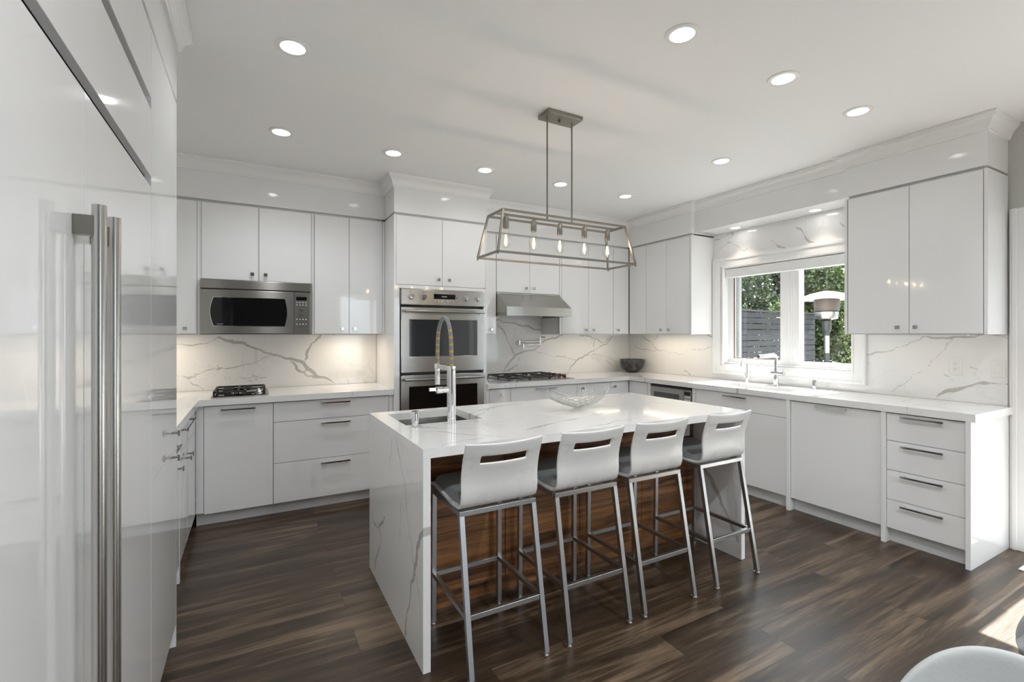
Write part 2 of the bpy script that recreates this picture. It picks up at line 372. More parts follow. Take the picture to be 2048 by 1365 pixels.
# ---------------------------------------------------------------- quartz slabs with veins that lie in the stone
def wander(pts, amp, rn):
    out = [np.array(p, float) for p in pts]
    for lvl in range(3):
        nw = [out[0]]
        for a, b in zip(out, out[1:]):
            d = b-a; L_ = np.hypot(*d)
            nw.append((a+b)/2 + np.array([-d[1], d[0]])*rn.uniform(-amp, amp)); nw.append(b)
        out = nw
    return np.array(out)
def veinfield(P2, veins, seed):
    rn = random.Random(seed); best = np.full(len(P2), -.05)
    for pts, w in veins:
        pl = wander(pts, .13, rn); n = len(pl)
        for i in range(n-1):
            a, b = pl[i], pl[i+1]; ab = b-a; L2 = (ab*ab).sum()
            if L2 < 1e-12: continue
            t = np.clip(((P2-a)@ab)/L2, 0, 1); d = np.hypot(*((P2-a-t[:, None]*ab).T))
            s_ = (i+t)/(n-1); ww = 1.2*w*(.75+.35*np.sin(s_*9+w*3000))*np.minimum(1, np.minimum(s_, 1-s_)*8+.35)
            best = np.maximum(best, ww-d)
    return best
def slab(name, axis, n0, n1, a0, a1, b0, b1, veins, holes=(), step=.008, seed=1, m=None, parent=None):
    """a stone slab: n0..n1 across its thickness, a and b along its face; axis z: (x,y), y: (x,z), x: (y,z)"""
    def lines(lo, hi, ks):
        ks = sorted({round(k, 5) for k in ks if lo-1e-6 <= k <= hi+1e-6} | {lo, hi}); out = []
        for p, q in zip(ks, ks[1:]): out += list(np.linspace(p, q, max(1, round((q-p)/step))+1)[:-1])
        return np.array(out+[hi])
    A = lines(a0, a1, [h[0] for h in holes]+[h[1] for h in holes]); Bq = lines(b0, b1, [h[2] for h in holes]+[h[3] for h in holes])
    na, nb = len(A), len(Bq); AA, BB = np.meshgrid(A, Bq, indexing='ij'); P2 = np.stack([AA.ravel(), BB.ravel()], 1)
    vd = veinfield(P2, veins, seed) if veins else np.full(len(P2), -.05)
    def P3(n):
        N_ = np.full(len(P2), n); return {'z': np.stack([P2[:, 0], P2[:, 1], N_], 1), 'y': np.stack([P2[:, 0], N_, P2[:, 1]], 1), 'x': np.stack([N_, P2[:, 0], P2[:, 1]], 1)}[axis]
    co = np.concatenate([P3(n0), P3(n1)]); K = na*nb
    ca = (A[1:]+A[:-1])/2; cb = (Bq[1:]+Bq[:-1])/2; keep = np.ones((na-1, nb-1), bool)
    for h in holes: keep &= ~((ca[:, None] > h[0]) & (ca[:, None] < h[1]) & (cb[None] > h[2]) & (cb[None] < h[3]))
    faces = []
    I = lambda i, j: i*nb+j
    for i in range(na-1):
        for j in range(nb-1):
            if keep[i, j]:
                q = (I(i, j), I(i+1, j), I(i+1, j+1), I(i, j+1)); faces.append(q); faces.append(tuple(K+x for x in q[::-1]))
    kp = np.pad(keep, 1)
    for i in range(na-1):
        for j in range(nb-1):
            if not keep[i, j]: continue
            for di, dj, p, q in ((-1, 0, I(i, j), I(i, j+1)), (1, 0, I(i+1, j), I(i+1, j+1)), (0, -1, I(i, j), I(i+1, j)), (0, 1, I(i, j+1), I(i+1, j+1))):
                if not kp[i+1+di, j+1+dj]: faces.append((p, q, K+q, K+p))
    me = bpy.data.meshes.new('mesh'); me.from_pydata(co.tolist(), [], faces)
    at = me.attributes.new('vd', 'FLOAT', 'POINT'); at.data.foreach_set('value', np.concatenate([vd, vd]).astype(np.float32))
    bm = bmesh.new(); bm.from_mesh(me); bmesh.ops.delete(bm, geom=[v for v in bm.verts if not v.link_faces], context='VERTS')
    bmesh.ops.recalc_face_normals(bm, faces=bm.faces); bm.to_mesh(me); bm.free()
    return link(name, me, m or QUARTZ, parent)
def pv(plane, val, ox, oy, sc, lst):
    """veins read off the photograph, projected onto their own plane: list of (points, half width)"""
    keep = {'X': (1, 2), 'Y': (0, 2), 'Z': (0, 1)}[plane]; out = []
    for pts, w in lst:
        out.append(([[B(ox+x/sc, oy+y/sc, **{plane: val})[k] for k in keep] for x, y in pts], w))
    return out

# ================================================================ the room
BW, RW, LW, FW, CH = 4.65, 4.30, -1.0, -4.0, 2.74
b = MB(); b.box(LW-.15, RW+.15, FW-.15, BW+.15, -.1, 0); struct(b.build('floor', OAK))
LIGHTS = [(.163, 2.445), (1.699, 1.492), (2.462, 1.492), (3.223, 1.492), (.163, 3.509), (.917, 3.509), (1.675, 3.509), (2.431, 3.509), (3.20, 3.509), (3.21, 2.434)]
ADDED_CANS = [(.93, 1.492), (.3, .2), (1.7, .2), (3.2, .2), (.3, -1.6), (1.7, -1.6), (3.2, -1.6)]  # first continues the near row; others added unseen to light the room
bm = bmesh.new()
def loop(pts, z):
    vs = [bm.verts.new((x, y, z)) for x, y in pts]; return [bm.edges.new((vs[i], vs[(i+1) % len(vs)])) for i in range(len(vs))]
es = loop([(LW, FW), (RW, FW), (RW, BW), (LW, BW)], CH)
for x, y in LIGHTS+ADDED_CANS: es += loop([(x+.0565*math.cos(2*PI*k/32), y+.0565*math.sin(2*PI*k/32)) for k in range(32)], CH)
bmesh.ops.triangle_fill(bm, edges=es, use_beauty=True)
for f in bm.faces:
    if f.normal.z > 0: f.normal_flip()
me = bpy.data.meshes.new('mesh'); bm.to_mesh(me); bm.free(); struct(link('ceiling', me, PAINT))
b = MB(); b.box(LW, RW, FW, BW, CH+.14, CH+.20); struct(b.build('ceiling_roof_deck', PAINT))
b = MB(); b.box(LW-.15, RW+.15, BW, BW+.15, 0, CH+.2); struct(b.build('wall_back', WALLM))
b = MB(); b.box(LW-.15, LW, FW, BW, 0, CH+.2); struct(b.build('wall_left', WALLM))
b = MB()
WY0, WY1, WZ0, WZ1 = 2.018, 3.222, 1.085, 2.069          # kitchen window opening
DY0, DY1, DZ1 = -1.7, .915, 2.15                         # patio door opening
b.box(RW, RW+.15, WY1, BW, 0, CH+.2); b.box(RW, RW+.15, WY0, WY1, 0, WZ0); b.box(RW, RW+.15, WY0, WY1, WZ1, CH+.2)
b.box(RW, RW+.15, DY1, WY0, 0, CH+.2); b.box(RW, RW+.15, DY0, DY1, DZ1, CH+.2); b.box(RW, RW+.15, FW, DY0, 0, CH+.2)
struct(b.build('wall_right', WALLM))
b = MB(); b.box(LW, 1.9, FW-.15, FW, 0, CH+.2); b.box(3.6, RW, FW-.15, FW, 0, CH+.2); b.box(1.9, 3.6, FW-.15, FW, 2.4, CH+.2); b.box(1.9, 3.6, FW-.15, FW, 0, .1)
struct(b.build('wall_front', REARW))

# crown moulding and fascias --------------------------------------
def sweep(path, prof, side=1):
    """prof: (outward, z) polygon swept along an XY polyline with mitred corners"""
    bm = bmesh.new(); P = [Vector((x, y)) for x, y in path]; ns = []
    for a, c in zip(P, P[1:]):
        d = (c-a).normalized(); ns.append(Vector((d.y, -d.x))*side)
    rings = []
    for i, p in enumerate(P):
        n1 = ns[max(i-1, 0)]; n2 = ns[min(i, len(ns)-1)]; m_ = (n1+n2)/(1+n1.dot(n2))
        rings.append([bm.verts.new((p.x+m_.x*o, p.y+m_.y*o, z)) for o, z in prof])
    k = len(prof)
    for A, Bq in zip(rings, rings[1:]):
        for j in range(k): bm.faces.new((A[j], A[(j+1) % k], Bq[(j+1) % k], Bq[j]))
    bm.faces.new(rings[0]); bm.faces.new(rings[-1][::-1])
    return finish(bm)
CROWN = [(0, 2.739), (0, 2.640), (.010, 2.640), (.012, 2.651), (.016, 2.654), (.019, 2.668), (.028, 2.690), (.040, 2.705), (.047, 2.710), (.047, 2.716), (.056, 2.719), (.056, 2.739)]
FZ = 2.425
main = [(LW, 4.31), (1.046, 4.31), (1.046, 3.98), (1.918, 3.98), (1.918, 4.27), (3.95, 4.27), (3.95, 3.352), (4.0, 3.352), (4.0, 1.922), (3.95, 1.922), (3.95, 1.124), (RW, 1.124)]
struct(link('trim_1', sweep(main, CROWN), TRIM))
struct(link('trim_2', sweep([(-.3, FW), (-.3, 2.556), (LW, 2.556)], CROWN, 1), TRIM))
# fascia boxes above the cabinets (between cabinet tops and crown)
b = MB(); b.box(LW+.001, 1.0455, 4.31, BW-.001, FZ, CH-.002); b.box(1.046, 1.918, 3.98, BW-.001, FZ, CH-.002)
b.box(1.9185, 4.0, 4.27, BW-.001, FZ, CH-.002); b.box(3.95, RW-.001, 3.352, 4.2695, FZ, CH-.002)
b.box(4.0, RW-.001, 1.922, 3.352, 2.432, CH-.002); b.box(3.95, RW-.001, 1.124, 1.922, FZ, CH-.002)
struct(b.build('trim_3', GLOSS))
b = MB(); b.box(LW+.001, -.3, FW+.001, 2.556, FZ, CH-.002); struct(b.build('trim_4', GLOSS))
# recessed shadow strip under the fascias
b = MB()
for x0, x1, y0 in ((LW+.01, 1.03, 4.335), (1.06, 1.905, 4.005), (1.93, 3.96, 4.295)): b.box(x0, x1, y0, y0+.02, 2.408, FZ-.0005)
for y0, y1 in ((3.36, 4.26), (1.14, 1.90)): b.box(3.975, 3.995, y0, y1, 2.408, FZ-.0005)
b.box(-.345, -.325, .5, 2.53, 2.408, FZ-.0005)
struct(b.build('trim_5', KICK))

# ================================================================ cabinets
class Run:
    def __init__(s, kind, face): s.k, s.f = kind, face
    def rect(s, a0, a1, d0, d1):
        if s.k == 'Y': return a0, a1, s.f+d0, s.f+d1
        if s.k == 'R': return s.f+d0, s.f+d1, a0, a1
        return s.f-d1, s.f-d0, a0, a1
    def box(s, mb, a0, a1, d0, d1, z0, z1, bev=0): mb.box(*s.rect(a0, a1, d0, d1), z0, z1, bev); return mb
    def pt(s, a, d, z):
        return (a, s.f+d, z) if s.k == 'Y' else ((s.f+d, a, z) if s.k == 'R' else (s.f-d, a, z))
    def cabinet(s, name, label, cat, a0, a1, z0, z1, depth, base=False, fillers=(), side=None, group=None):
        """carcass plus toe kick; returns the thing"""
        x0, x1, y0, y1 = s.rect(a0, a1, 0, depth)
        t = thing(name, label, cat, ((x0+x1)/2, (y0+y1)/2, 0 if base else z0), group)
        mb = MB(); s.box(mb, a0, a1, .0265, depth, z0+(.10 if base else 0), z1); mb.mi = 1; s.box(mb, a0+.002, a1-.002, .0205, .0262, z0+(.102 if base else .002), z1-.002); mb.build('carcass', [CASE, DARKGAP], t)  # second box: dark plate standing in for shade in the door gaps
        if base:
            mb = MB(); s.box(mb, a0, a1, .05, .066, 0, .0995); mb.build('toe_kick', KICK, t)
        for f0, f1, fz in fillers:
            mb = MB(); s.box(mb, f0, f1, -.001, .0205, fz, z1, .0008)
            if fz == 0: s.box(mb, f0, f1, .0205, .0495, 0, .0995)
            mb.build('filler', CASE, t)
        return t
    def front(s, t, kind, a0, a1, z0, z1, knob=None, pull=None, m=None, gap=.0017, bev=.0006):
        mb = MB(); s.box(mb, a0+gap, a1-gap, 0, .019, z0+gap, z1-gap, bev)
        d = mb.build(kind, m or GLOSS, t)
        if knob:
            a, z = knob; mb = MB(); mb.cyl(s.pt(a, 0, z), s.pt(a, -.022, z), .0055, n=12)
            s.box(mb, a-.013, a+.013, -.030, -.021, z-.013, z+.013, .0015); mb.build('knob', HANDLE, d)
        if pull:
            a, b_, z = pull; mb = MB(); s.box(mb, a, b_, -.034, -.023, z-.006, z+.006, .001)
            for q in (a+.018, b_-.018): s.box(mb, q-.006, q+.006, -.0235, 0, z-.005, z+.005)
            mb.build('pull_handle', HANDLE, d)
        return d
# ---- back-left base run (face y = 4.01)
CT0 = .868
R1 = Run('Y', 4.01)
t = R1.cabinet('base_cabinet', 'white gloss base cabinet with one tall front under the small domino cooktop', 'cabinet', -.36, .131, 0, CT0-.001, .63, True, [(-.36, -.313, .1)])
R1.front(t, 'door', -.312, .131, .088, .862, pull=(-.207, .013, .834)); adopt(t)
t = R1.cabinet('drawer_cabinet', 'wide white three-drawer base cabinet left of the wall ovens', 'cabinet', .132, 1.044, 0, CT0-.001, .63, True, [(1.010, 1.044, .1)])
for z0, z1, hz in ((.71, .862, .838), (.395, .71, .677), (.088, .395, .360)): R1.front(t, 'drawer', .132, 1.009, z0, z1, pull=(.467, .690, hz))
adopt(t)
# ---- left base run (face x = -.36)
RL = Run('L', -.36)
t = RL.cabinet('base_cabinet', 'white base cabinet in the left corner with a wide drawer over two knobbed doors', 'cabinet', 3.20, 4.008, 0, CT0-.001, .62, True)
RL.front(t, 'drawer', 3.20, 3.985, .715, .862, pull=(3.27, 3.70, .83))
RL.front(t, 'door', 3.20, 3.537, .10, .715, knob=(3.48, .625)); RL.front(t, 'door', 3.537, 3.985, .10, .715, knob=(3.60, .625)); adopt(t)
t = RL.cabinet('base_cabinet', 'white base cabinet beside the tall pantry, mostly hidden behind it', 'cabinet', 2.56, 3.199, 0, CT0-.001, .62, True, [(3.165, 3.199, 0)])
RL.front(t, 'drawer', 2.58, 3.164, .715, .862, pull=(2.76, 2.99, .80)); RL.front(t, 'door', 2.58, 3.164, .10, .715, knob=(3.11, .65)); adopt(t)
# ---- tall fridge wall (face x = -.30)
RF = Run('L', -.30)
t = RF.cabinet('pantry_cabinet', 'tall white gloss pantry panel cabinet between the refrigerator and the left counter', 'cabinet', 1.960, 2.5355, 0, 2.407, .69, True)
mb = MB(); RF.box(mb, 2.536, 2.555, .0, .66, 0, 2.407); mb.build('end_panel', GLOSS, t)
RF.front(t, 'door', 1.960, 2.535, .883, 2.405, knob=(2.41, .968), gap=.001, bev=0); RF.front(t, 'door', 1.960, 2.535, .10, .883, knob=(2.41, .865), gap=.001, bev=0); adopt(t)
t = thing('refrigerator', 'built-in refrigerator behind white gloss panels with two long steel bar handles', 'refrigerator', (-.65, 1.25, 0))
mb = MB(); RF.box(mb, .53, 1.957, .021, .68, .10, 2.14); mb.build('body', DARKGAP, t)
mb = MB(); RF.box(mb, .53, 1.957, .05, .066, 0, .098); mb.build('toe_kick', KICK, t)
def bar_handle(door, a):
    mb = MB(); x = -.30+.0375
    mb.cyl((x, a, .48), (x, a, 1.632), .0118, n=28); h = mb.build('bar_handle', STEELV, door, True)
    for z in (1.591, .56):
        mb = MB(); mb.box(-.2995, x-.006, a-.011, a+.011, z-.019, z+.019, .0008); mb.build('bracket', STEELD, h)
d1 = RF.front(t, 'door', .53, 1.247, .10, 1.875, gap=.001, bev=0); bar_handle(d1, 1.186)
d2 = RF.front(t, 'door', 1.249, 1.957, .10, 1.875, gap=.001, bev=0); bar_handle(d2, 1.298)
RF.front(t, 'grille_panel', .53, 1.957, 1.908, 2.135, gap=.0015)
adopt(t)
t = RF.cabinet('over_fridge_cabinet', 'shallow white cabinet above the refrigerator under the crown moulding', 'cabinet', .53, 1.957, 2.172, 2.407, .69)
RF.front(t, 'door', .53, 1.957, 2.172, 2.405); adopt(t)
t = RF.cabinet('pantry_cabinet', 'tall white cabinet left of the refrigerator beyond the picture edge', 'cabinet', -.6, .528, 0, 2.407, .69, True)
RF.front(t, 'door', -.6, -.036, .10, 2.405); RF.front(t, 'door', -.036, .528, .10, 2.405); adopt(t)
# ---- back-left uppers (face y = 4.31)
RU = Run('Y', 4.31)
t = RU.cabinet('upper_cabinet', 'white upper cabinet at far left beside the microwave, part hidden by the pantry', 'cabinet', -.98, -.358, 1.382, 2.407, .327, fillers=[(-.377, -.358, 1.382)])
RU.front(t, 'door', -.98, -.378, 1.384, 2.405, knob=(-.452, 1.425)); adopt(t)
t = RU.cabinet('upper_cabinet', 'white two-door upper cabinet directly above the over-counter microwave', 'cabinet', -.357, .436, 1.808, 2.407, .327, fillers=[(-.357, -.3505, 1.808), (.4305, .436, 1.808)])
RU.front(t, 'door', -.350, .038, 1.810, 2.405, knob=(-.008, 1.862)); RU.front(t, 'door', .038, .430, 1.810, 2.405, knob=(.086, 1.862)); adopt(t)
t = RU.cabinet('upper_cabinet', 'white two-door upper cabinet between the microwave and the wall ovens', 'cabinet', .437, 1.044, 1.382, 2.407, .327, fillers=[(1.026, 1.044, 1.382), (.437, .450, 1.382)])
RU.front(t, 'door', .452, .737, 1.384, 2.405, knob=(.678, 1.430)); RU.front(t, 'door', .737, 1.025, 1.384, 2.405, knob=(.783, 1.430)); adopt(t)
# ---- oven tower
t = thing('oven_cabinet', 'tall white cabinet housing the double wall oven, two doors at top', 'cabinet', (1.48, 4.3, 0))
RT = Run('Y', 3.98)
mb = MB(); mb.box(1.046, 1.064, 3.98, 4.648, 0, 2.407); mb.box(1.906, 1.918, 3.98, 4.648, 0, 2.407); mb.build('side_panel', CASE, t)
mb = MB(); mb.box(1.0645, 1.9055, 4.002, 4.648, 1.80, 2.407); mb.box(1.0645, 1.9055, 4.002, 4.648, .10, .44); mb.box(1.0645, 1.9055, 4.60, 4.648, .44, 1.80); mb.build('carcass', CASE, t)
mb = MB(); mb.box(1.0645, 1.0945, 3.982, 4.02, .44, 1.808); mb.box(1.8865, 1.9055, 3.982, 4.02, .44, 1.808); mb.box(1.0945, 1.8865, 3.982, 4.0, 1.778, 1.808); mb.build('face_frame', GLOSS, t)
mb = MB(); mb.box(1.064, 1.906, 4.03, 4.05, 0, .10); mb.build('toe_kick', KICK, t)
RT.front(t, 'door', 1.0645, 1.478, 1.81, 2.405, knob=(1.438, 1.865)); RT.front(t, 'door', 1.478, 1.9055, 1.81, 2.405, knob=(1.537, 1.865)); RT.front(t, 'drawer', 1.0645, 1.9055, .10, .435, pull=(1.37, 1.60, .40)); adopt(t)
# ---- range wall uppers (face y = 4.27)
RR = Run('Y', 4.27)
t = RR.cabinet('upper_cabinet', 'narrow white upper cabinet squeezed between the wall ovens and the range hood', 'cabinet', 1.920, 2.166, 1.382, 2.407, .367)
RR.front(t, 'door', 1.920, 2.165, 1.384, 2.405, knob=(2.105, 1.43)); adopt(t)
t = RR.cabinet('upper_cabinet', 'white two-door upper cabinet directly above the steel range hood', 'cabinet', 2.168, 2.942, 1.812, 2.407, .367)
RR.front(t, 'door', 2.169, 2.562, 1.813, 2.405, knob=(2.510, 1.865)); RR.front(t, 'door', 2.562, 2.941, 1.813, 2.405, knob=(2.607, 1.865)); adopt(t)
t = RR.cabinet('upper_cabinet', 'white two-door upper cabinet just right of the range hood', 'cabinet', 2.944, 3.708, 1.382, 2.407, .367, fillers=[(2.944, 2.970, 1.382)])
RR.front(t, 'door', 2.973, 3.342, 1.384, 2.405, knob=(3.296, 1.43)); RR.front(t, 'door', 3.342, 3.708, 1.384, 2.405, knob=(3.40, 1.43)); adopt(t)
t = RR.cabinet('upper_cabinet', 'white single-door upper cabinet in the far corner of the range wall', 'cabinet', 3.710, 4.0, 1.382, 2.407, .367)
RR.front(t, 'door', 3.710, 3.948, 1.384, 2.405, knob=(3.768, 1.43)); adopt(t)
# ---- right wall uppers (face x = 3.95)
RW_ = Run('R', 3.95)
t = RW_.cabinet('upper_cabinet', 'white upper cabinet between the range wall corner and the window', 'cabinet', 3.3705, 4.268, 1.382, 2.407, .338)
mb = MB(); mb.box(3.952, 4.289, 3.352, 3.370, 1.382, 2.4075); mb.build('end_panel', GLOSS, t)
RW_.front(t, 'door', 3.985, 4.262, 1.384, 2.405); RW_.front(t, 'door', 3.685, 3.985, 1.384, 2.405, knob=(3.747, 1.43)); RW_.front(t, 'door', 3.372, 3.685, 1.384, 2.405, knob=(3.640, 1.43)); adopt(t)
t = RW_.cabinet('upper_cabinet', 'large white two-door upper cabinet right of the window', 'cabinet', 1.122, 1.920, 1.382, 2.407, .338)
mb = MB(); mb.box(3.951, 4.289, 1.1215, 1.139, 1.3815, 2.4075); mb.build('end_panel', GLOSS, t)
mb = MB(); mb.box(3.951, 4.289, 1.902, 1.921, 1.3815, 2.4075); mb.build('side_panel', GLOSS, t)
RW_.front(t, 'door', 1.517, 1.897, 1.384, 2.405, knob=(1.576, 1.43)); RW_.front(t, 'door', 1.141, 1.517, 1.384, 2.405, knob=(1.474, 1.43)); adopt(t)
# ---- range wall base (face y = 3.99)
RB = Run('Y', 3.99)
t = RB.cabinet('base_cabinet', 'narrow white base cabinet with one knob left of the cooktop drawers', 'cabinet', 1.920, 2.179, 0, CT0-.001, .655, True, [(1.920, 1.948, .1)])
RB.front(t, 'door', 1.949, 2.179, .10, .862, knob=(2.075, .808)); adopt(t)
t = RB.cabinet('drawer_cabinet', 'white drawer base cabinet under the large gas cooktop', 'cabinet', 2.180, 2.971, 0, CT0-.001, .655, True)
for z0, z1, hz in ((.65, .862, .838), (.375, .65, .62), (.10, .375, .34)): RB.front(t, 'drawer', 2.180, 2.971, z0, z1, pull=(2.455, 2.70, hz))
adopt(t)
t = RB.cabinet('base_cabinet', 'white two-door base cabinet right of the gas cooktop', 'cabinet', 2.972, 3.688, 0, CT0-.001, .655, True)
RB.front(t, 'door', 2.972, 3.428, .10, .862, knob=(3.035, .812)); RB.front(t, 'door', 3.428, 3.688, .10, .862, knob=(3.475, .812)); adopt(t)
# ---- right wall base (face x = 3.69)
R3 = Run('R', 3.69)
t = R3.cabinet('base_cabinet', 'white corner base panel left of the built-in under-counter microwave', 'cabinet', 3.707, 3.988, 0, CT0-.001, .595, True)
R3.front(t, 'door', 3.709, 3.986, .10, .862); adopt(t)
t = thing('microwave_cabinet', 'white base cabinet surrounding the under-counter microwave', 'cabinet', (3.98, 3.39, 0))
mb = MB(); mb.box(3.711, 4.285, 3.081, 3.119, .1, CT0-.001); mb.box(3.711, 4.285, 3.664, 3.706, .1, CT0-.001); mb.box(3.711, 4.285, 3.119, 3.664, .1, .44); mb.box(4.2, 4.285, 3.119, 3.664, .44, CT0-.001); mb.build('carcass', CASE, t)
mb = MB(); mb.box(3.69, 3.7105, 3.082, 3.121, .44, .862); mb.build('face_frame', GLOSS, t); mb = MB(); mb.box(3.69, 3.7105, 3.658, 3.705, .44, .862); mb.build('face_frame', GLOSS, t)
mb = MB(); mb.box(3.74, 3.756, 3.081, 3.706, 0, .0995); mb.build('toe_kick', KICK, t)
R3.front(t, 'drawer', 3.082, 3.705, .10, .438, pull=(3.28, 3.50, .40)); adopt(t)
t = R3.cabinet('sink_cabinet', 'wide white sink base cabinet with a shallow pull front under the window', 'cabinet', 2.177, 3.080, 0, .66, .595, True)
mb = MB(); R3.box(mb, 2.177, 3.080, .0205, .05, .66, CT0-.001); R3.box(mb, 2.177, 2.195, .05, .595, .66, CT0-.001); R3.box(mb, 3.062, 3.080, .05, .595, .66, CT0-.001); mb.build('top_rail', CASE, t)
mb = MB(); R3.box(mb, 2.178, 2.203, -.016, .0205, 0, CT0-.001, .0008); R3.box(mb, 2.178, 2.203, .0205, .0495, 0, .0995); mb.build('filler', CASE, t)
R3.front(t, 'drawer', 2.205, 3.079, .719, .862, pull=(2.544, 2.767, .836))
R3.front(t, 'door', 2.205, 2.642, .10, .719); R3.front(t, 'door', 2.642, 3.079, .10, .719); adopt(t)
t = thing('dishwasher', 'dishwasher hidden behind a wide white panel with a chrome pull near its top', 'dishwasher', (3.98, 1.87, 0))
mb = MB(); R3.box(mb, 1.568, 2.175, .021, .58, .10, .866); mb.build('tub', DARKGAP, t)
R3.front(t, 'door', 1.567, 2.176, .10, .862, pull=(1.768, 1.98, .846))
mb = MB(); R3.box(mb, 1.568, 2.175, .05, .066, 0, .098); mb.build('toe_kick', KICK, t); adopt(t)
t = R3.cabinet('drawer_cabinet', 'white four-drawer base cabinet at the open end of the window run', 'cabinet', 1.139, 1.566, 0, CT0-.001, .595, True)
mb = MB(); R3.box(mb, 1.541, 1.5655, -.016, .0205, 0, CT0-.001, .0008); R3.box(mb, 1.541, 1.5655, .0205, .0495, 0, .0995); mb.build('filler', CASE, t)
for z0, z1, hz in ((.679, .862, .843), (.485, .679, .652), (.290, .485, .458), (.10, .290, .263)): R3.front(t, 'drawer', 1.139, 1.540, z0, z1, pull=(1.238, 1.455, hz))
mb = MB(); mb.box(3.667, 4.297, 1.113, 1.1375, 0, CT0-.001, .0008); mb.build('end_panel', GLOSS, t); adopt(t)

# ================================================================ counters, backsplashes, island
VL = pv('Y', 4.638, 340, 360, 3.102, [
 ([(300, 972), (430, 1010), (520, 1045), (640, 1085), (740, 1110), (830, 1138), (885, 1192), (930, 1225), (1020, 1262)], .011),
 ([(745, 1120), (790, 1180), (850, 1220), (915, 1230)], .008), ([(835, 1130), (850, 1070), (890, 1010), (935, 960)], .008),
 ([(820, 1120), (860, 1160), (835, 1190), (800, 1195)], .003),
 ([(650, 1095), (560, 1120), (480, 1145), (400, 1165), (300, 1170), (200, 1195), (110, 1225), (20, 1210)], .0032),
 ([(290, 1150), (310, 1175), (280, 1190)], .003), ([(150, 1200), (160, 1222), (110, 1235), (80, 1222)], .003),
 ([(110, 1225), (140, 1270), (210, 1310)], .003), ([(310, 972), (200, 1015), (110, 1028), (-40, 1015)], .003),
 ([(340, 1215), (350, 1240)], .002), ([(430, 1225), (470, 1235), (520, 1215), (600, 1225)], .0022), ([(500, 1200), (540, 1240), (480, 1250)], .002),
 ([(1090, 1240), (1120, 1250), (1100, 1262)], .002)])
o = slab('backsplash', 'y', 4.638, 4.6495, -.99, 1.044, .915, 1.380, VL, step=.007, seed=3); tag(o, 'white quartz backsplash with bold diagonal grey vein behind the domino cooktop', 'backsplash')
o = slab('backsplash', 'x', -.9995, -.988, 2.56, 4.637, .915, 1.380, [([(2.6, 1.0), (3.2, 1.2), (4.4, 1.1)], .003)], step=.02, seed=5); tag(o, 'quartz backsplash on the left side wall, hidden behind the tall pantry', 'backsplash')
VR = pv('Y', 4.638, 960, 380, 3.25, [
 ([(60, 835), (110, 845), (200, 865), (300, 885), (430, 905)], .009), ([(110, 870), (160, 930), (200, 1010), (220, 1075)], .006),
 ([(150, 1185), (190, 1120), (230, 1075), (290, 1050), (360, 1040), (400, 995), (450, 970), (530, 942)], .008),
 ([(255, 1085), (240, 1140), (190, 1175), (150, 1185)], .005), ([(360, 1045), (450, 1070), (530, 1085), (620, 1105)], .0028),
 ([(570, 1190), (620, 1120), (700, 1075), (760, 1035), (820, 1005), (865, 950)], .006),
 ([(740, 1025), (750, 965), (660, 950), (610, 940)], .005), ([(750, 968), (800, 1000), (840, 960)], .004), ([(700, 1075), (800, 1080), (900, 1110)], .002),
 ([(820, 1110), (860, 1150)], .003), ([(420, 840), (380, 880)], .004)])
o = slab('backsplash', 'y', 4.638, 4.6495, 1.9195, 4.289, .915, 1.381, VR, step=.007, seed=4); tag(o, 'white quartz backsplash with branching grey veins behind the gas cooktop and pot filler', 'backsplash')
o = slab('backsplash', 'y', 4.638, 4.6495, 2.169, 2.942, 1.3815, 1.60, VR, step=.008, seed=4); tag(o, 'strip of veined quartz backsplash directly under the range hood', 'backsplash')
VW = pv('X', 4.29, 1240, 340, 2.73, [([(120, 905), (170, 940), (210, 902)], .004), ([(175, 940), (190, 970), (225, 990)], .003), ([(470, 900), (520, 935)], .006),
 ([(70, 965), (200, 985), (300, 1000), (400, 980), (520, 955)], .0022), ([(350, 1095), (385, 1122)], .004)]) + pv('X', 4.29, 1400, 460, 3.9, [
 ([(750, -20), (830, 70), (900, 100)], .007), ([(600, 120), (665, 142)], .006), ([(545, 80), (610, 125)], .002), ([(250, 105), (345, 165), (415, 128)], .003),
 ([(110, 80), (170, 60), (260, 20)], .004), ([(150, 155), (210, 108), (260, 100)], .005), ([(225, 70), (270, 5)], .005), ([(1090, -60), (1140, -10)], .005)]) + pv('X', 4.29, 1640, 200, 1.951, [
 ([(180, 993), (240, 985), (300, 965), (400, 925), (520, 925), (740, 937)], .0045), ([(520, 930), (480, 980), (400, 1060), (280, 1142)], .002),
 ([(455, 1160), (520, 1135), (600, 1112), (660, 1108)], .010), ([(650, 1108), (740, 1108)], .002), ([(580, 1040), (620, 1050), (600, 1070)], .002), ([(480, 1070), (520, 1100)], .0015)])
o = slab('backsplash', 'x', 4.29, 4.2995, 1.124, 4.637, .915, 2.431, VW, holes=[(WY0-.001, WY1+.001, WZ0-.001, WZ1+.001), (1.124, 1.921, 1.381, 2.431), (3.3515, 4.637, 1.381, 2.431)], step=.009, seed=6)
tag(o, 'white quartz backsplash around the window on the right wall', 'backsplash')
vctL = pv('Z', .914, 340, 740, 5.25, [([(45, 225), (300, 235), (420, 250)], .002), ([(50, 430), (160, 400), (240, 380)], .003), ([(50, 590), (110, 570)], .002)]) + [([(.3, 4.05), (.5, 4.3), (.8, 4.4)], .003), ([(.70, 3.98), (.78, 4.1), (.95, 4.2)], .008)]
o = slab('countertop', 'z', CT0, .914, -.987, 1.0445, 2.557, 4.637, vctL, holes=[(-.34, 1.0445, 2.557, 3.985)], step=.012, seed=8)
tag(o, 'white quartz L-shaped countertop under the microwave, left of the wall ovens', 'countertop')
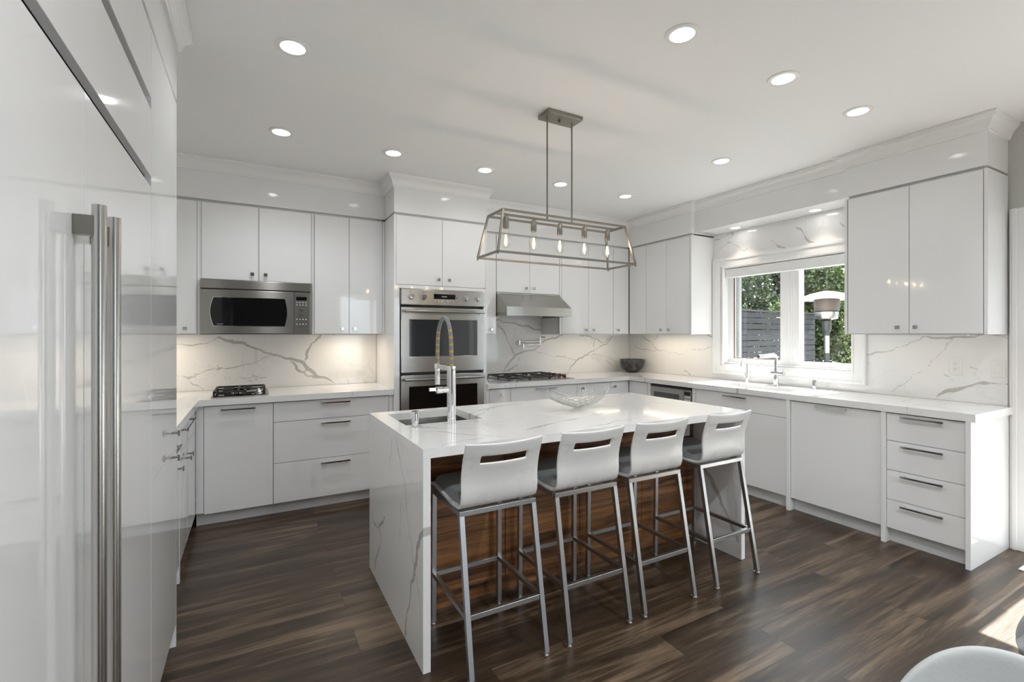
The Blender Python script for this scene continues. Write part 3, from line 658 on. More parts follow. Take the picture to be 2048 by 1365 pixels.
vctR = [([(2.22, 3.96), (2.30, 4.05), (2.5, 4.12)], .012), ([(3.2, 4.2), (3.7, 4.35), (4.2, 4.3)], .003), ([(3.67, 3.72), (3.8, 3.95), (4.25, 4.1)], .007), ([(3.67, 2.62), (3.75, 2.7), (4.1, 2.9)], .007),
        ([(3.67, 1.70), (3.95, 1.55), (4.29, 1.62)], .003), ([(3.9, 1.9), (3.85, 1.4), (4.0, 1.1)], .003), ([(3.67, 1.42), (3.8, 1.45), (4.28, 1.2)], .0022), ([(3.67, 2.0), (4.0, 2.12), (4.29, 2.0)], .002)]
o = slab('countertop', 'z', CT0, .914, 1.9195, 4.289, 1.095, 4.637, vctR, holes=[(1.9195, 3.672, 1.095, 3.963), (3.79, 4.05, 2.26, 2.95)], step=.012, seed=9)
tag(o, 'white quartz L-shaped countertop running from the gas cooktop round under the window', 'countertop')
# ---- island
IX0, IX1, IY0, IY1 = .603, 2.650, 1.845, 2.850
isl = thing('waterfall_countertop', 'thick white veined quartz waterfall countertop of the kitchen island', 'countertop', ((IX0+IX1)/2, (IY0+IY1)/2, 0))
VT = pv('Z', .914, 960, 700, 7.877, [([(700, 1270), (940, 1210), (1170, 1155), (1350, 1110), (1560, 1085)], .006), ([(1560, 1085), (1900, 1010), (2100, 960)], .003),
 ([(-60, 960), (0, 945), (180, 910), (420, 875), (640, 840), (900, 785)], .0055), ([(-120, 1060), (0, 1020), (80, 970), (130, 930)], .004), ([(100, 1170), (500, 1100), (700, 1050)], .002)]) + pv('Z', .914, 720, 740, 4.875, [
 ([(300, 590), (480, 570), (800, 572), (1150, 560)], .0032), ([(330, 600), (620, 600), (850, 607), (1150, 640), (1400, 655)], .0032), ([(800, 745), (1000, 690), (1300, 650)], .003), ([(1060, 440), (1180, 395), (1400, 350)], .005)]) + pv('Z', .914, 1220, 700, 6.823, [
 ([(-300, 1060), (0, 1000), (250, 950), (500, 905), (760, 890)], .004), ([(-200, 640), (100, 640), (250, 590)], .004), ([(560, 700), (900, 760), (1300, 740)], .002)])
slab('top', 'z', .874, .914, IX0, IX1, IY0, IY1, VT, holes=[(.685, 1.118, 2.372, 2.758)], step=.008, seed=11, parent=isl)
VE = pv('X', IX0, 720, 740, 4.875, [([(155, 120), (320, 570), (345, 640), (350, 700), (372, 1060), (385, 1180), (395, 1330)], .0034), ([(330, 590), (350, 680), (390, 860), (415, 1010), (455, 1225)], .0036), ([(325, 620), (305, 760), (292, 1030)], .0032)]) + pv('X', IX0, 720, 760, 2.255, [
 ([(185, 560), (182, 640), (178, 720)], .002), ([(205, 520), (212, 620), (235, 760), (245, 850), (262, 950), (272, 1120)], .003), ([(330, 585), (285, 690), (255, 810), (230, 920), (205, 1100), (203, 1160)], .010),
 ([(50, 600), (62, 640), (85, 665)], .003), ([(112, 615), (104, 645), (85, 665), (96, 720), (80, 780), (66, 862)], .006), ([(285, 700), (330, 760)], .002), ([(85, 665), (60, 650)], .003)])
slab('waterfall_panel', 'x', IX0, IX0+.032, IY0, IY1, 0, .8735, VE[:0]+VE[1:], step=.007, seed=12, parent=isl)
VI = pv('X', IX1-.033, 1080, 780, 2.625, [([(840, 380), (865, 415), (900, 470), (940, 560), (975, 640), (1010, 730), (1040, 800)], .012)])
slab('waterfall_panel', 'x', IX1-.033, IX1, IY0, IY1, 0, .8735, VI, step=.009, seed=13, parent=isl)
adopt(isl)
t = thing('island_cabinet', 'walnut fronted island cabinet under the quartz waterfall top', 'cabinet', (1.62, 2.5, 0))
mb = MB(); mb.box(.637, 2.614, 2.222, 2.30, .10, .8725); mb.box(.637, 2.614, 2.79, 2.835, .10, .8725); mb.box(.637, .655, 2.30, 2.79, .1, .8725); mb.box(1.15, 2.614, 2.30, 2.79, .10, .8725); mb.box(.637, 2.614, 2.30, 2.79, .1, .14); mb.build('carcass', WALNUT, t)
mb = MB(); mb.box(.637, 2.614, 2.25, 2.268, 0, .0995); mb.box(.637, 2.614, 2.77, 2.788, 0, .0995); mb.build('toe_kick', WALNUT, t)
xs = [.637, 1.169, 1.655, 2.14, 2.614]
for a, c in zip(xs, xs[1:]):
    mb = MB(); mb.box(a+.0015, c-.0015, 2.20, 2.219, .10, .871, .0008); mb.build('door', WALNUT, t)
adopt(t)
def outlet(name, label, run, a, z, kind):
    """wall plate 70 x 114 mm with a decora insert"""
    x0, x1, y0, y1 = run.rect(a-.035, a+.035, -.006, 0)
    t = thing(name, label, 'outlet' if kind == 'outlet' else 'switch', ((x0+x1)/2, (y0+y1)/2, z))
    mb = MB(); run.box(mb, a-.035, a+.035, -.005, -.0003, z-.057, z+.057, .0015); mb.build('plate', PLATE, t)
    mb = MB(); run.box(mb, a-.0168, a+.0168, -.0085 if kind == 'outlet' else -.0075, -.005, z-.0335, z+.0335, .0008); r = mb.build('receptacle' if kind == 'outlet' else 'rocker', PLATE, t)
    mb = MB()
    if kind == 'outlet':
        for dz in (.018, -.018):
            for da in (-.006, .006): run.box(mb, a+da-.001, a+da+.001, -.0088, -.0084, z+dz+.001, z+dz+.009)
            mb.cyl(run.pt(a, -.0088, z+dz-.006), run.pt(a, -.0084, z+dz-.006), .0022, n=10)
        mb.build('slots', BLACK, r)
    else:
        for dz in (.027, -.027): run.box(mb, a-.004, a+.004, -.0078, -.0074, z+dz-.001, z+dz+.001)
        mb.build('marks', GREYPL, r)
    adopt(t)
RWs = Run('R', 4.29)
outlet('wall_outlet', 'white duplex outlet on the quartz backsplash right of the window', RWs, 1.381, 1.156, 'outlet')
outlet('light_switch', 'white rocker light switch at the right end of the backsplash', RWs, 1.166, 1.154, 'switch')
outlet('wall_outlet', 'white outlet on the walnut island front behind the two right stools', Run('Y', 2.20), 2.537, .757, 'outlet')

# ---- sinks
def sink(name, label, x0, x1, y0, y1, top, depth, drain):
    t = thing(name, label, 'sink', ((x0+x1)/2, (y0+y1)/2, top-depth))
    w = .0025; mb = MB(); zb = top-depth
    mb.box(x0-.012, x1+.012, y0-.012, y0, zb, top); mb.box(x0-.012, x1+.012, y1, y1+.012, zb, top)
    mb.box(x0-.012, x0, y0, y1, zb, top); mb.box(x1, x1+.012, y0, y1, zb, top); mb.box(x0-.012, x1+.012, y0-.012, y1+.012, zb-.012, zb)
    mb.build('basin', STEEL, t)
    mb = MB(); mb.lathe((*drain, zb), [(.045, .0), (.045, .003), (.034, .004), (.030, -.002), (.0, -.002)], 28); mb.build('drain', CHROME, t, True)
    adopt(t)
sink('island_sink', 'small square undermount steel sink at the left end of the island', .687, 1.116, 2.374, 2.756, .8735, .19, (.90, 2.56))
sink('kitchen_sink', 'wide undermount steel sink in the counter below the window', 3.80, 4.04, 2.272, 2.938, CT0-.0005, .17, (3.93, 2.6))

# ================================================================ lettering (built-in vector font turned into a mesh)
def words(name, body, size, m, parent, loc, facing='Y', depth=.0004):
    cu = bpy.data.curves.new('letters', 'FONT'); cu.body = body; cu.size = size; cu.extrude = depth/2; cu.align_x = 'CENTER'; cu.align_y = 'CENTER'
    tmp = bpy.data.objects.new('letters', cu); me = bpy.data.meshes.new_from_object(tmp); bpy.data.objects.remove(tmp)
    rot = Matrix.Rotation(PI/2, 4, 'X') if facing == 'Y' else Matrix.Rotation(-PI/2, 4, 'Z') @ Matrix.Rotation(PI/2, 4, 'X')
    me.transform(Matrix.Translation(loc) @ rot); return link(name, me, m, parent)

# ---- over-counter microwave
t = thing('microwave', 'stainless over-counter microwave with dark bowed window under the left wall cabinets', 'microwave', (.04, 4.45, 1.38))
mb = MB(); mb.box(-.356, .435, 4.285, 4.647, 1.386, 1.806); mb.build('body', STEELD, t)
mb = MB(); mb.box(-.355, .4185, 4.262, 4.285, 1.736, 1.805, .004, 2); mb.build('vent_grille', STEEL, t)
mb = MB(); mb.box(-.352, .416, 4.272, 4.285, 1.384, 1.736); mb.build('gasket', BLACK, t)
mb = MB(); mb.box(-.354, .292, 4.260, 4.273, 1.386, 1.729, .004, 2); dr = mb.build('door', STEEL, t)
poly = []
for k in range(13): a = k/12; z = 1.448+(1.668-1.448)*a; poly.append((.222+.018*math.sin(PI*a), z))
for k in range(13): a = 1-k/12; z = 1.448+(1.668-1.448)*a; poly.append((-.268-.022*math.sin(PI*a), z))
mb = MB(); mb.prism([(x*1.012+.0003, 1.558+(z-1.558)*1.03) for x, z in poly], 'y', 4.2585, 4.2601); mb.build('window_trim', CHROME, dr)
mb = MB(); mb.prism(poly, 'y', 4.2575, 4.2586); mb.build('window', BLACKG, dr)
words('lettering', 'Inverter', .013, GREYPL, dr, (-.225, 4.2570, 1.462))
mb = MB(); mb.box(.294, .4175, 4.260, 4.273, 1.386, 1.729, .004, 2); cp = mb.build('control_panel', STEEL, t)
mb = MB(); mb.box(.309, .389, 4.2585, 4.2602, 1.663, 1.691); mb.build('display', BLACKG, cp)
words('lettering', 'Panasonic', .0125, DARKPR, cp, (.348, 4.2596, 1.7055))
for r_, z in enumerate((1.645, 1.625, 1.506, 1.466)):
    mb = MB()
    for k in range(4): mb.lathe((.314+k*.0232, 4.2595, z), [(0, -.0012), (.0045, -.0012), (.0045, .001)], 10, 'y')
    mb.build('button_row', WHITEPR, cp)
for z in (1.595, 1.553):
    mb = MB(); mb.lathe((.349, 4.2600, z), [(0, -.016), (.014, -.016), (.016, -.013), (.017, 0)], 28, 'y'); mb.build('knob', STEEL, cp, True)
mb = MB(); mb.box(.331, .367, 4.2594, 4.2602, 1.4865, 1.4895); mb.build('printed_rule', DARKPR, cp)
mb = MB(); mb.box(.309, .389, 4.2585, 4.2602, 1.392, 1.430, .0006); mb.build('door_release', STEEL, cp)
adopt(t)

# ---- double wall oven
t = thing('wall_oven', 'stainless steel double wall oven with four knobs and two bar handles', 'oven', (1.49, 4.2, .45))
mb = MB(); mb.box(1.10, 1.881, 4.022, 4.56, .45, 1.772); mb.build('body', BLACK, t)
mb = MB(); mb.box(1.098, 1.883, 3.948, 4.022, 1.634, 1.774, .007, 2); cp = mb.build('control_panel', STEEL, t)
mb = MB(); mb.box(1.389, 1.590, 3.9465, 3.9482, 1.693, 1.737); dp = mb.build('display', BLACKG, cp)
mb = MB()
for k in range(5): mb.box(1.462+k*.010, 1.468+k*.010, 3.9460, 3.9464, 1.711, 1.719)
mb.build('display_glow', DISPL, dp)
for x in (1.184, 1.297, 1.693, 1.811):
    mb = MB(); mb.lathe((x, 3.9480, 1.706), [(0, -.030), (.019, -.030), (.0205, -.027), (.021, -.006), (.025, -.004), (.025, 0)], 32, 'y')
    k_ = mb.build('knob', CHROME, cp, True)
    mb = MB()
    for q in range(9):
        a = PI*(.15+q*.2125); mb.box(x+.035*math.cos(a)-.003, x+.035*math.cos(a)+.003, 3.9474, 3.9482, 1.706+.031*math.sin(a)-.0007, 1.706+.031*math.sin(a)+.0007)
    mb.box(x-.016, x+.016, 3.9474, 3.9482, 1.7455, 1.7475); mb.build('dial_marks', DARKPR, cp)
mb = MB()
for k in range(7): mb.lathe((1.403+k*.0285, 3.9480, 1.677), [(0, -.0015), (.0068, -.0015), (.0068, .0003)], 16, 'y'); mb.box(1.395+k*.0285, 1.411+k*.0285, 3.9474, 3.9482, 1.6625, 1.664)
mb.build('buttons', GREYPL, cp)
mb = MB(); mb.lathe((1.605, 3.9480, 1.706), [(0, -.003), (.004, -.003), (.004, 0)], 12, 'y'); mb.build('sensor', BLACK, cp)
def oven_door(z0, z1, w0, w1, hz, m):
    mb = MB(); zs = [(z0, z1)]
    mb.box(1.100, 1.881, 3.962, 4.015, w1, z1, .004); mb.box(1.100, 1.881, 3.962, 4.015, z0, w0, .004); mb.box(1.100, 1.171, 3.962, 4.015, w0-.004, w1+.004); mb.box(1.813, 1.881, 3.962, 4.015, w0-.004, w1+.004)
    mb.box(1.160, 1.824, 3.975, 4.015, w0-.01, w1+.01)
    d = mb.build('oven_door', STEEL, t)
    mb = MB(); mb.box(1.171, 1.813, 3.966, 3.975, w0, w1); mb.build('window', m, d)
    mb = MB(); mb.cyl((1.121, 3.912, hz), (1.861, 3.912, hz), .0105, n=24); h = mb.build('handle', STEEL, d, True)
    mb = MB()
    for x in (1.148, 1.834): mb.box(x-.008, x+.008, 3.912, 3.963, hz-.008, hz+.008, .001)
    mb.build('bracket', STEEL, h)
oven_door(1.050, 1.618, 1.188, 1.507, 1.580, OVENG); oven_door(.46, 1.028, .600, .927, .992, BLACKG); adopt(t)

# ---- range hood
t = thing('range_hood', 'slanted stainless steel range hood over the gas cooktop', 'hood', (2.55, 4.4, 1.56))
X0, X1 = 2.1685, 2.9415
mb = MB(); mb.prism([(4.637, 1.600), (4.637, 1.810), (4.262, 1.810), (4.262, 1.800), (4.045, 1.655), (4.045, 1.566), (4.060, 1.566), (4.060, 1.600)], 'x', X0, X1)
mb.build('canopy', STEEL, t)
mb = MB(); mb.box(X0+.001, X0+.012, 4.061, 4.60, 1.566, 1.5995); mb.box(X1-.012, X1-.001, 4.061, 4.60, 1.566, 1.5995); mb.box(X0+.02, X1-.02, 4.07, 4.6, 1.588, 1.5995); mb.build('filter_tray', STEELD, t)
for x in (2.36, 2.75):
    mb = MB(); mb.box(x-.04, x+.04, 4.10, 4.15, 1.582, 1.5878); mb.build('lamp', PLATE, t)
adopt(t)

# ---- large gas cooktop
def grate(mb, x0, x1, y0, y1, z, bw=.011):
    for y in (y0, y1): mb.box(x0, x1, y-bw/2, y+bw/2, z-.014, z, .002)
    for x in (x0, x1): mb.box(x-bw/2, x+bw/2, y0, y1, z-.014, z, .002)
    cx, cy = (x0+x1)/2, (y0+y1)/2
    for dx, dy in ((1, 0), (-1, 0), (0, 1), (0, -1)):
        xa, ya = cx+dx*(x1-x0)/2, cy+dy*(y1-y0)/2; xb, yb = cx+dx*.035, cy+dy*.035
        mb.frustum((xa, ya, z-.006), (xb, yb, z-.003), bw, bw*.7)
    for x in (x0, x1):
        for y in (y0, y1): mb.box(x-bw/2, x+bw/2, y-bw/2, y+bw/2, z-.034, z-.014)
def burner(parent, x, y, z, r):
    mb = MB(); mb.lathe((x, y, z), [(r*1.25, 0), (r*1.2, .006), (r*.95, .010), (r*.9, .010)], 24); mb.build('burner_ring', STEEL, parent, True)
    mb = MB(); mb.lathe((x, y, z+.010), [(r*.9, 0), (r*.9, .006), (r*.8, .009), (0, .010)], 24); mb.build('burner_cap', IRON, parent, True)
t = thing('gas_cooktop', 'wide gas cooktop with black grates and red knobs under the range hood', 'cooktop', (2.56, 4.28, .914))
mb = MB(); mb.box(2.180, 2.965, 4.030, 4.54, .9143, .9205, .002); mb.build('base_plate', STEEL, t)
for i, (x0, x1) in enumerate(((2.195, 2.425), (2.437, 2.665), (2.677, 2.865))):
    mb = MB()
    if i == 1: grate(mb, x0, x1, 4.05, 4.52, .958)
    else: grate(mb, x0, x1, 4.05, 4.283, .958); grate(mb, x0, x1, 4.292, 4.52, .958)
    mb.build('grate', IRON, t)
for x, y, r in ((2.31, 4.17, .036), (2.31, 4.41, .03), (2.55, 4.285, .046), (2.77, 4.17, .03), (2.77, 4.41, .036)): burner(t, x, y, .9203, r)
for y in (4.14, 4.235, 4.33, 4.425):
    mb = MB(); mb.lathe((2.917, y, .9203), [(.022, 0), (.022, .003), (.018, .005)], 24); k0 = mb.build('knob_skirt', CHROME, t, True)
    mb = MB(); mb.lathe((2.917, y, .9253), [(.0185, 0), (.0195, .004), (.0175, .028), (.015, .031), (0, .031)], 24); mb.build('knob', RED, k0, True)
adopt(t)
# ---- small domino cooktop
t = thing('gas_cooktop', 'small domino gas cooktop with black grate and chrome knob below the microwave', 'cooktop', (-.09, 4.3, .914))
mb = MB(); mb.box(-.275, .105, 4.06, 4.53, .9143, .9195, .0015); mb.build('base_plate', STEEL, t)
mb = MB(); mb.box(-.262, .092, 4.085, 4.515, .9195, .923); mb.build('burner_pan', BLACKG, t)
mb = MB()
for q in (((-.255, 4.095), (-.055, 4.095)), ((-.055, 4.095), (-.055, 4.21)), ((-.055, 4.21), (.078, 4.33)), ((.078, 4.33), (.078, 4.505)), ((.078, 4.505), (-.255, 4.505)), ((-.255, 4.505), (-.255, 4.095)), ((-.255, 4.30), (.06, 4.30)), ((-.10, 4.505), (-.10, 4.10)), ((-.20, 4.2), (-.02, 4.42)), ((-.2, 4.42), (-.02, 4.2))):
    mb.bar((*q[0], .951), (*q[1], .951), .014)
for x, y in ((-.255, 4.095), (-.055, 4.095), (.078, 4.33), (.078, 4.505), (-.255, 4.505)): mb.box(x-.007, x+.007, y-.007, y+.007, .923, .958)
mb.build('grate', IRON, t); burner(t, -.10, 4.30, .923, .045)
mb = MB(); mb.lathe((.035, 4.165, .923), [(.024, 0), (.024, .006), (.019, .010), (.017, .026), (.008, .028), (.007, .038), (0, .038)], 24); mb.build('knob', CHROME, t, True)
adopt(t)
# ---- under-counter microwave
t = thing('microwave', 'stainless built-in microwave below the counter left of the kitchen sink', 'microwave', (3.95, 3.39, .44))
mb = MB(); mb.box(3.712, 4.15, 3.125, 3.655, .445, .84); mb.build('body', STEELD, t)
mb = MB(); mb.box(3.680, 3.709, 3.126, 3.652, .841, .856); mb.build('vent_slot', BLACK, t)
mb = MB(); mb.box(3.678, 3.709, 3.218, 3.652, .46, .838, .002); dr = mb.build('door', STEEL, t)
mb = MB(); mb.box(3.6765, 3.6782, 3.27, 3.60, .53, .786); mb.build('window', OVENG, dr)
mb = MB(); mb.box(3.678, 3.709, 3.126, 3.214, .46, .838, .002); cp = mb.build('control_panel', STEEL, t)
mb = MB(); mb.box(3.6765, 3.6782, 3.133, 3.205, .788, .824); dp = mb.build('display', BLACKG, cp)
for k in range(5):
    mb = MB()
    for q in range(3): mb.box(3.6765, 3.6782, 3.136+q*.024, 3.155+q*.024, .765-k*.028, .776-k*.028)
    mb.build('button_row', PLATE, cp)
adopt(t)

# ---- faucets
def arc(c, r, a0, a1, n, u, v): return [Vector(c)+Vector(u)*r*math.cos(a0+(a1-a0)*k/n)+Vector(v)*r*math.sin(a0+(a1-a0)*k/n) for k in range(n+1)]
t = thing('pull_down_faucet', 'tall chrome island faucet with a blue-grey and orange spring hose', 'faucet', (.913, 2.322, .914))
fx, fy = .913, 2.322
mb = MB(); mb.lathe((fx, fy, .9142), [(.024, 0), (.024, .03), (.0232, .031), (.0232, .270), (.0236, .272), (.0236, .300), (.019, .302), (0, .302)], 40); mb.build('column', CHROME, t, True)
mb = MB(); mb.box(fx-.012, fx+.012, fy+.02, fy+.195, 1.190, 1.2155, .002); mb.build('spray_bracket', CHROME, t)
mb = MB(); mb.cyl((fx-.02, fy, 1.092), (fx-.050, fy, 1.092), .0175, n=28); mb.cyl((fx-.052, fy, 1.092), (fx-.083, fy, 1.092), .0185, n=28); v = mb.build('valve', CHROME, t, True)
mb = MB(); mb.box(fx-.120, fx-.07, fy-.004, fy+.012, 1.088, 1.106, .002); mb.build('lever', CHROME, v)
sy = fy+.214
mb = MB(); mb.lathe((fx, sy, 1.096), [(0, 0), (.0125, 0), (.0145, .003), (.0145, .092), (.0165, .094), (.0165, .120), (0, .120)], 32); mb.build('spray_head', CHROME, t, True)
hp = [(fx, fy, 1.212), (fx, fy, 1.25), (fx, fy+.002, 1.30)]; cy = fy+.107
for k in range(1, 24):
    a = PI*k/24; hp.append((fx, cy-math.cos(a)*.105, 1.30+.172*math.sin(a)**.9))
hp += [(fx, sy-.002, 1.30), (fx, sy, 1.25), (fx, sy, 1.212)]
# resample so the coloured bands are even
HP = [Vector(p) for p in hp]; L_ = [0]
for p, q in zip(HP, HP[1:]): L_.append(L_[-1]+(q-p).length)
def at_len(s):
    for i in range(len(HP)-1):
        if s <= L_[i+1]: return HP[i].lerp(HP[i+1], (s-L_[i])/(L_[i+1]-L_[i]))
    return HP[-1]
n = 180; pts = [at_len(L_[-1]*k/n) for k in range(n+1)]
mis = []
for k in range(n):
    s = L_[-1]*k/n; e_ = min(s, L_[-1]-s)
    mis.append(1 if (e_ < .20 and (e_/.036) % 1 < .33) else 0)
mb = MB(); mb.tube(pts, [.0105+(.0007 if k % 3 == 0 else 0) for k in range(n+1)], 16, mis=mis); mb.build('hose', [HOSEG, HOSEY], t, True, 60)
adopt(t)
def dispenser(label, x, y):
    t = thing('soap_dispenser', label, 'soap dispenser', (x, y, .914))
    mb = MB(); mb.lathe((x, y, .9142), [(.027, 0), (.027, .003), (.019, .005), (.015, .008), (.015, .018)], 28); mb.build('flange', CHROME, t, True)
    mb = MB(); mb.lathe((x, y, .9322), [(.0155, 0), (.0185, .002), (.0185, .058), (.017, .061), (0, .061)], 28); pb = mb.build('pump_cap', CHROME, t, True)
    mb = MB(); mb.cyl((x, y+.015, .986), (x, y+.048, .984), .005, n=12); mb.build('spout', CHROME, pb, True); adopt(t)
dispenser('chrome soap dispenser beside the small island sink', .716, 2.318)
dispenser('chrome soap dispenser on the window counter right of the main faucet', 4.19, 2.268)
t = thing('kitchen_faucet', 'chrome single-lever faucet with straight spout behind the window sink', 'faucet', (4.19, 2.605, .914))
x, y = 4.19, 2.605
mb = MB(); mb.lathe((x, y, .9142), [(.027, 0), (.027, .004), (.021, .007), (.021, .085), (.015, .088), (.0135, .10)], 32)
mb.tube([(x, y, 1.00), (x, y, 1.15)]+arc((x-.035, y, 1.163), .035, 0, PI/2, 8, (1, 0, 0), (0, 0, 1))+[(x-.20, y, 1.186)], .0135, 20); mb.tube([(x-.20, y, 1.186), (x-.262, y, 1.184)], .0165, 20); mb.build('spout', CHROME, t, True)
mb = MB(); mb.cyl((x, y+.04, 1.025), (x, y-.075, 1.025), .020, n=28); bd = mb.build('valve_body', CHROME, t, True)
mb = MB(); mb.tube([(x, y-.058, 1.04), (x-.006, y-.066, 1.052), (x-.045, y-.088, 1.062)], [.006, .005, .004], 10); mb.build('lever', CHROME, bd, True); adopt(t)
t = thing('filter_tap', 'slim chrome filtered-water tap left of the main window faucet', 'faucet', (4.18, 2.885, .914))
x, y = 4.18, 2.885
mb = MB(); mb.lathe((x, y, .9142), [(.021, 0), (.021, .004), (.015, .006), (.015, .045), (.009, .052), (.006, .07)], 24)
mb.tube([(x, y, .97), (x, y, 1.10)]+arc((x-.045, y, 1.10), .045, .1, PI, 12, (1, 0, 0), (0, 0, 1))+[(x-.09, y, 1.07)], .0055, 14)
mb.build('spout', CHROME, t, True)
mb = MB(); mb.tube([(x, y-.012, .955), (x, y-.028, .975), (x, y-.036, 1.025)], [.006, .005, .0045], 10); mb.tube([(x-.004, y+.012, .96), (x-.006, y+.02, 1.01)], .004, 10); mb.build('lever', CHROME, t, True); adopt(t)
t = thing('pot_filler', 'chrome folding pot filler tap on the backsplash above the gas cooktop', 'faucet', (2.62, 4.6, 1.29))
y = 4.60
mb = MB(); mb.lathe((2.625, 4.6375, 1.285), [(0, -.028), (.018, -.028), (.022, -.018), (.028, -.002), (.028, 0)], 28, 'y'); mb.build('flange', CHROME, t, True)
mb = MB(); mb.cyl((2.625, 4.60, 1.262), (2.625, 4.60, 1.312), .013, n=24); mb.cyl((2.625, y, 1.304), (2.895, y-.01, 1.304), .010, n=20); mb.cyl((2.895, y-.01, 1.255), (2.895, y-.01, 1.350), .0135, n=24); mb.build('upper_arm', CHROME, t, True)
mb = MB(); mb.cyl((2.66, y-.03, 1.266), (2.895, y-.012, 1.266), .010, n=20); mb.cyl((2.66, y-.03, 1.275), (2.66, y-.03, 1.225), .010, n=20); lo = mb.build('lower_arm', CHROME, t, True)
mb = MB(); mb.tube([(2.895, y-.01, 1.345), (2.91, y-.03, 1.352), (2.935, y-.05, 1.350)], .006, 10); mb.build('lever', CHROME, lo, True); adopt(t)

# ---- decor on the counters
t = tag(MB().lathe((4.105, 4.377, .9145), [(0, 0), (.050, 0), (.070, .006), (.108, .035), (.136, .075), (.150, .120), (.153, .160), (.140, .160), (.137, .122), (.122, .08), (.09, .045), (.05, .022), (0, .018)], 48).build('stone_bowl', BLKMARB, None, True), 'round black stone bowl in the far corner of the counter', 'bowl')
wt = thing('wire_basket', 'sculptural bowl of thin white wires on the island top', 'decor', (1.80, 2.40, .914))
mb = MB()
c0 = Vector((1.80, 2.40, .914)); U = Vector((math.cos(.25), math.sin(.25), 0)); V_ = Vector((-U.y, U.x, 0))
for fam in (0, 1):
    for k in range(11):
        q = (k-5)/5; pts = []
        for i in range(25):
            s = -1+2*i/24
            a_ = .245*s; w = (.03+.085*abs(s)**1.2)*q*(1.0) if fam == 0 else (.10*(1-s*s)+.02)*q
            if fam == 0: z = .004+.095*s*s*(1-.35*abs(q)) - .0*s + .018*abs(q); p = c0+U*(a_*.92)+V_*(w+.05*s)
            else: z = .006+.07*abs(s)**1.6+.05*q*q; p = c0+U*(a_*.85)+V_*(w-.06*s)
            pts.append((p.x, p.y, .9165+z))
        mb.tube(pts, .0024, 6)
mb.build('wires', simple('silver_wire', (.50, .50, .48), .3), wt, True); adopt(wt)

# ---- pendant
t = thing('pendant_light', 'linear nickel cage pendant with five filament bulbs over the island', 'pendant', (1.67, 2.42, 2.74))
mb = MB(); mb.box(1.548, 1.802, 2.357, 2.483, 2.715, 2.7395, .002); cn = mb.build('ceiling_canopy', NICKEL, t)
mb = MB(); mb.cyl((1.668, 2.42, 2.700), (1.668, 2.42, 2.715), .009, n=16); mb.build('thumb_screw', NICKEL, cn, True)
for x in (1.577, 1.762):
    mb = MB(); mb.cyl((x, 2.42, 2.085), (x, 2.42, 2.716), .0055, n=16); mb.build('rod', NICKEL, t, True)
T_ = [(1.221, 2.324, 2.081), (2.119, 2.324, 2.081), (2.119, 2.515, 2.081), (1.221, 2.515, 2.081)]
Q_ = [(1.171, 2.287, 1.837), (2.171, 2.287, 1.837), (2.171, 2.553, 1.837), (1.171, 2.553, 1.837)]
mb = MB(); w = .0115
for i in range(4):
    for A in (T_, Q_): mb.bar(A[i], A[(i+1) % 4], w)
    mb.bar(T_[i], Q_[i], w); mb.lathe((Q_[i][0], Q_[i][1], 1.822), [(0, 0), (.006, .002), (.006, .010)], 10)
mb.bar((1.221, 2.42, 2.081), (2.119, 2.42, 2.081), .012); mb.build('cage', NICKEL, t)
for x in (1.29, 1.48, 1.67, 1.86, 2.05):
    mb = MB(); mb.lathe((x, 2.42, 2.0), [(0, .080), (.004, .080), (.004, .070), (.014, .068), (.0175, .062), (.0175, .004), (.0165, 0), (.013, 0)], 24); s_ = mb.build('socket', NICKEL, t, True)
    mb = MB(); mb.lathe((x, 2.42, 1.884), [(0, 0), (.010, .002), (.020, .010), (.0275, .026), (.030, .044), (.028, .062), (.021, .085), (.0145, .105), (.013, .118)], 28, cap=False); mb.build('bulb', BULBG, s_, True)
    mb = MB()
    for q in range(4):
        a = PI/2*q+.4; mb.tube([(x+.0075*math.cos(a), 2.42+.0075*math.sin(a), 1.912), (x+.004*math.cos(a), 2.42+.004*math.sin(a), 1.962)], .0014, 6)
    mb.build('filament', FILA, s_)
    ld = bpy.data.lights.new('bulb_light', 'POINT'); ld.energy = .6; ld.color = (1, .80, .58); ld.shadow_soft_size = .012
    lo = bpy.data.objects.new('bulb_light', ld); C.objects.link(lo); lo.location = (x, 2.42, 1.935)
adopt(t)

# ---- recessed downlights
def downlight(x, y, z, label, group, r=.077):
    t = thing('recessed_downlight', label, 'ceiling light', (x, y, z), group); k = r/.077
    mb = MB(); mb.lathe((0, 0, 0), [(.0545*k, .001), (.0545*k, -.005), (.0575*k, -.006), (.074*k, -.005), (.077*k, -.0005)], 48, cap=False); mb.build('trim_ring', PLATE, t)
    mb = MB(); mb.lathe((0, 0, 0), [(.0543*k, .001), (.050*k, .020), (.046*k, .045), (.0455*k, .058)], 48, cap=False); mb.build('baffle', PLATE, t, True)
    mb = MB(); mb.lathe((0, 0, .050), [(0, 0), (.045*k, 0)], 32, cap=False); mb.build('lens', LAMPW, t)
    return t
nm = {0: 'recessed downlight above the left counter, nearer the camera', 4: 'recessed ceiling downlight nearest the microwave wall at far left', 1: 'large recessed downlight at top centre, nearest the camera', 2: 'recessed downlight second in the row at upper right',
      3: 'recessed downlight right above the big window-side cabinet, last of the near row', 5: 'recessed ceiling downlight in front of the wall oven cabinet', 6: 'recessed downlight in front of the oven cabinet right edge, left of the pendant rods',
      7: 'recessed downlight seen between the two pendant rods', 8: 'recessed downlight right of the pendant rods toward the far corner', 9: 'recessed ceiling downlight in front of the kitchen window'}
for i, (x, y) in enumerate(LIGHTS): downlight(x, y, CH, nm[i], 'recessed ceiling downlights')
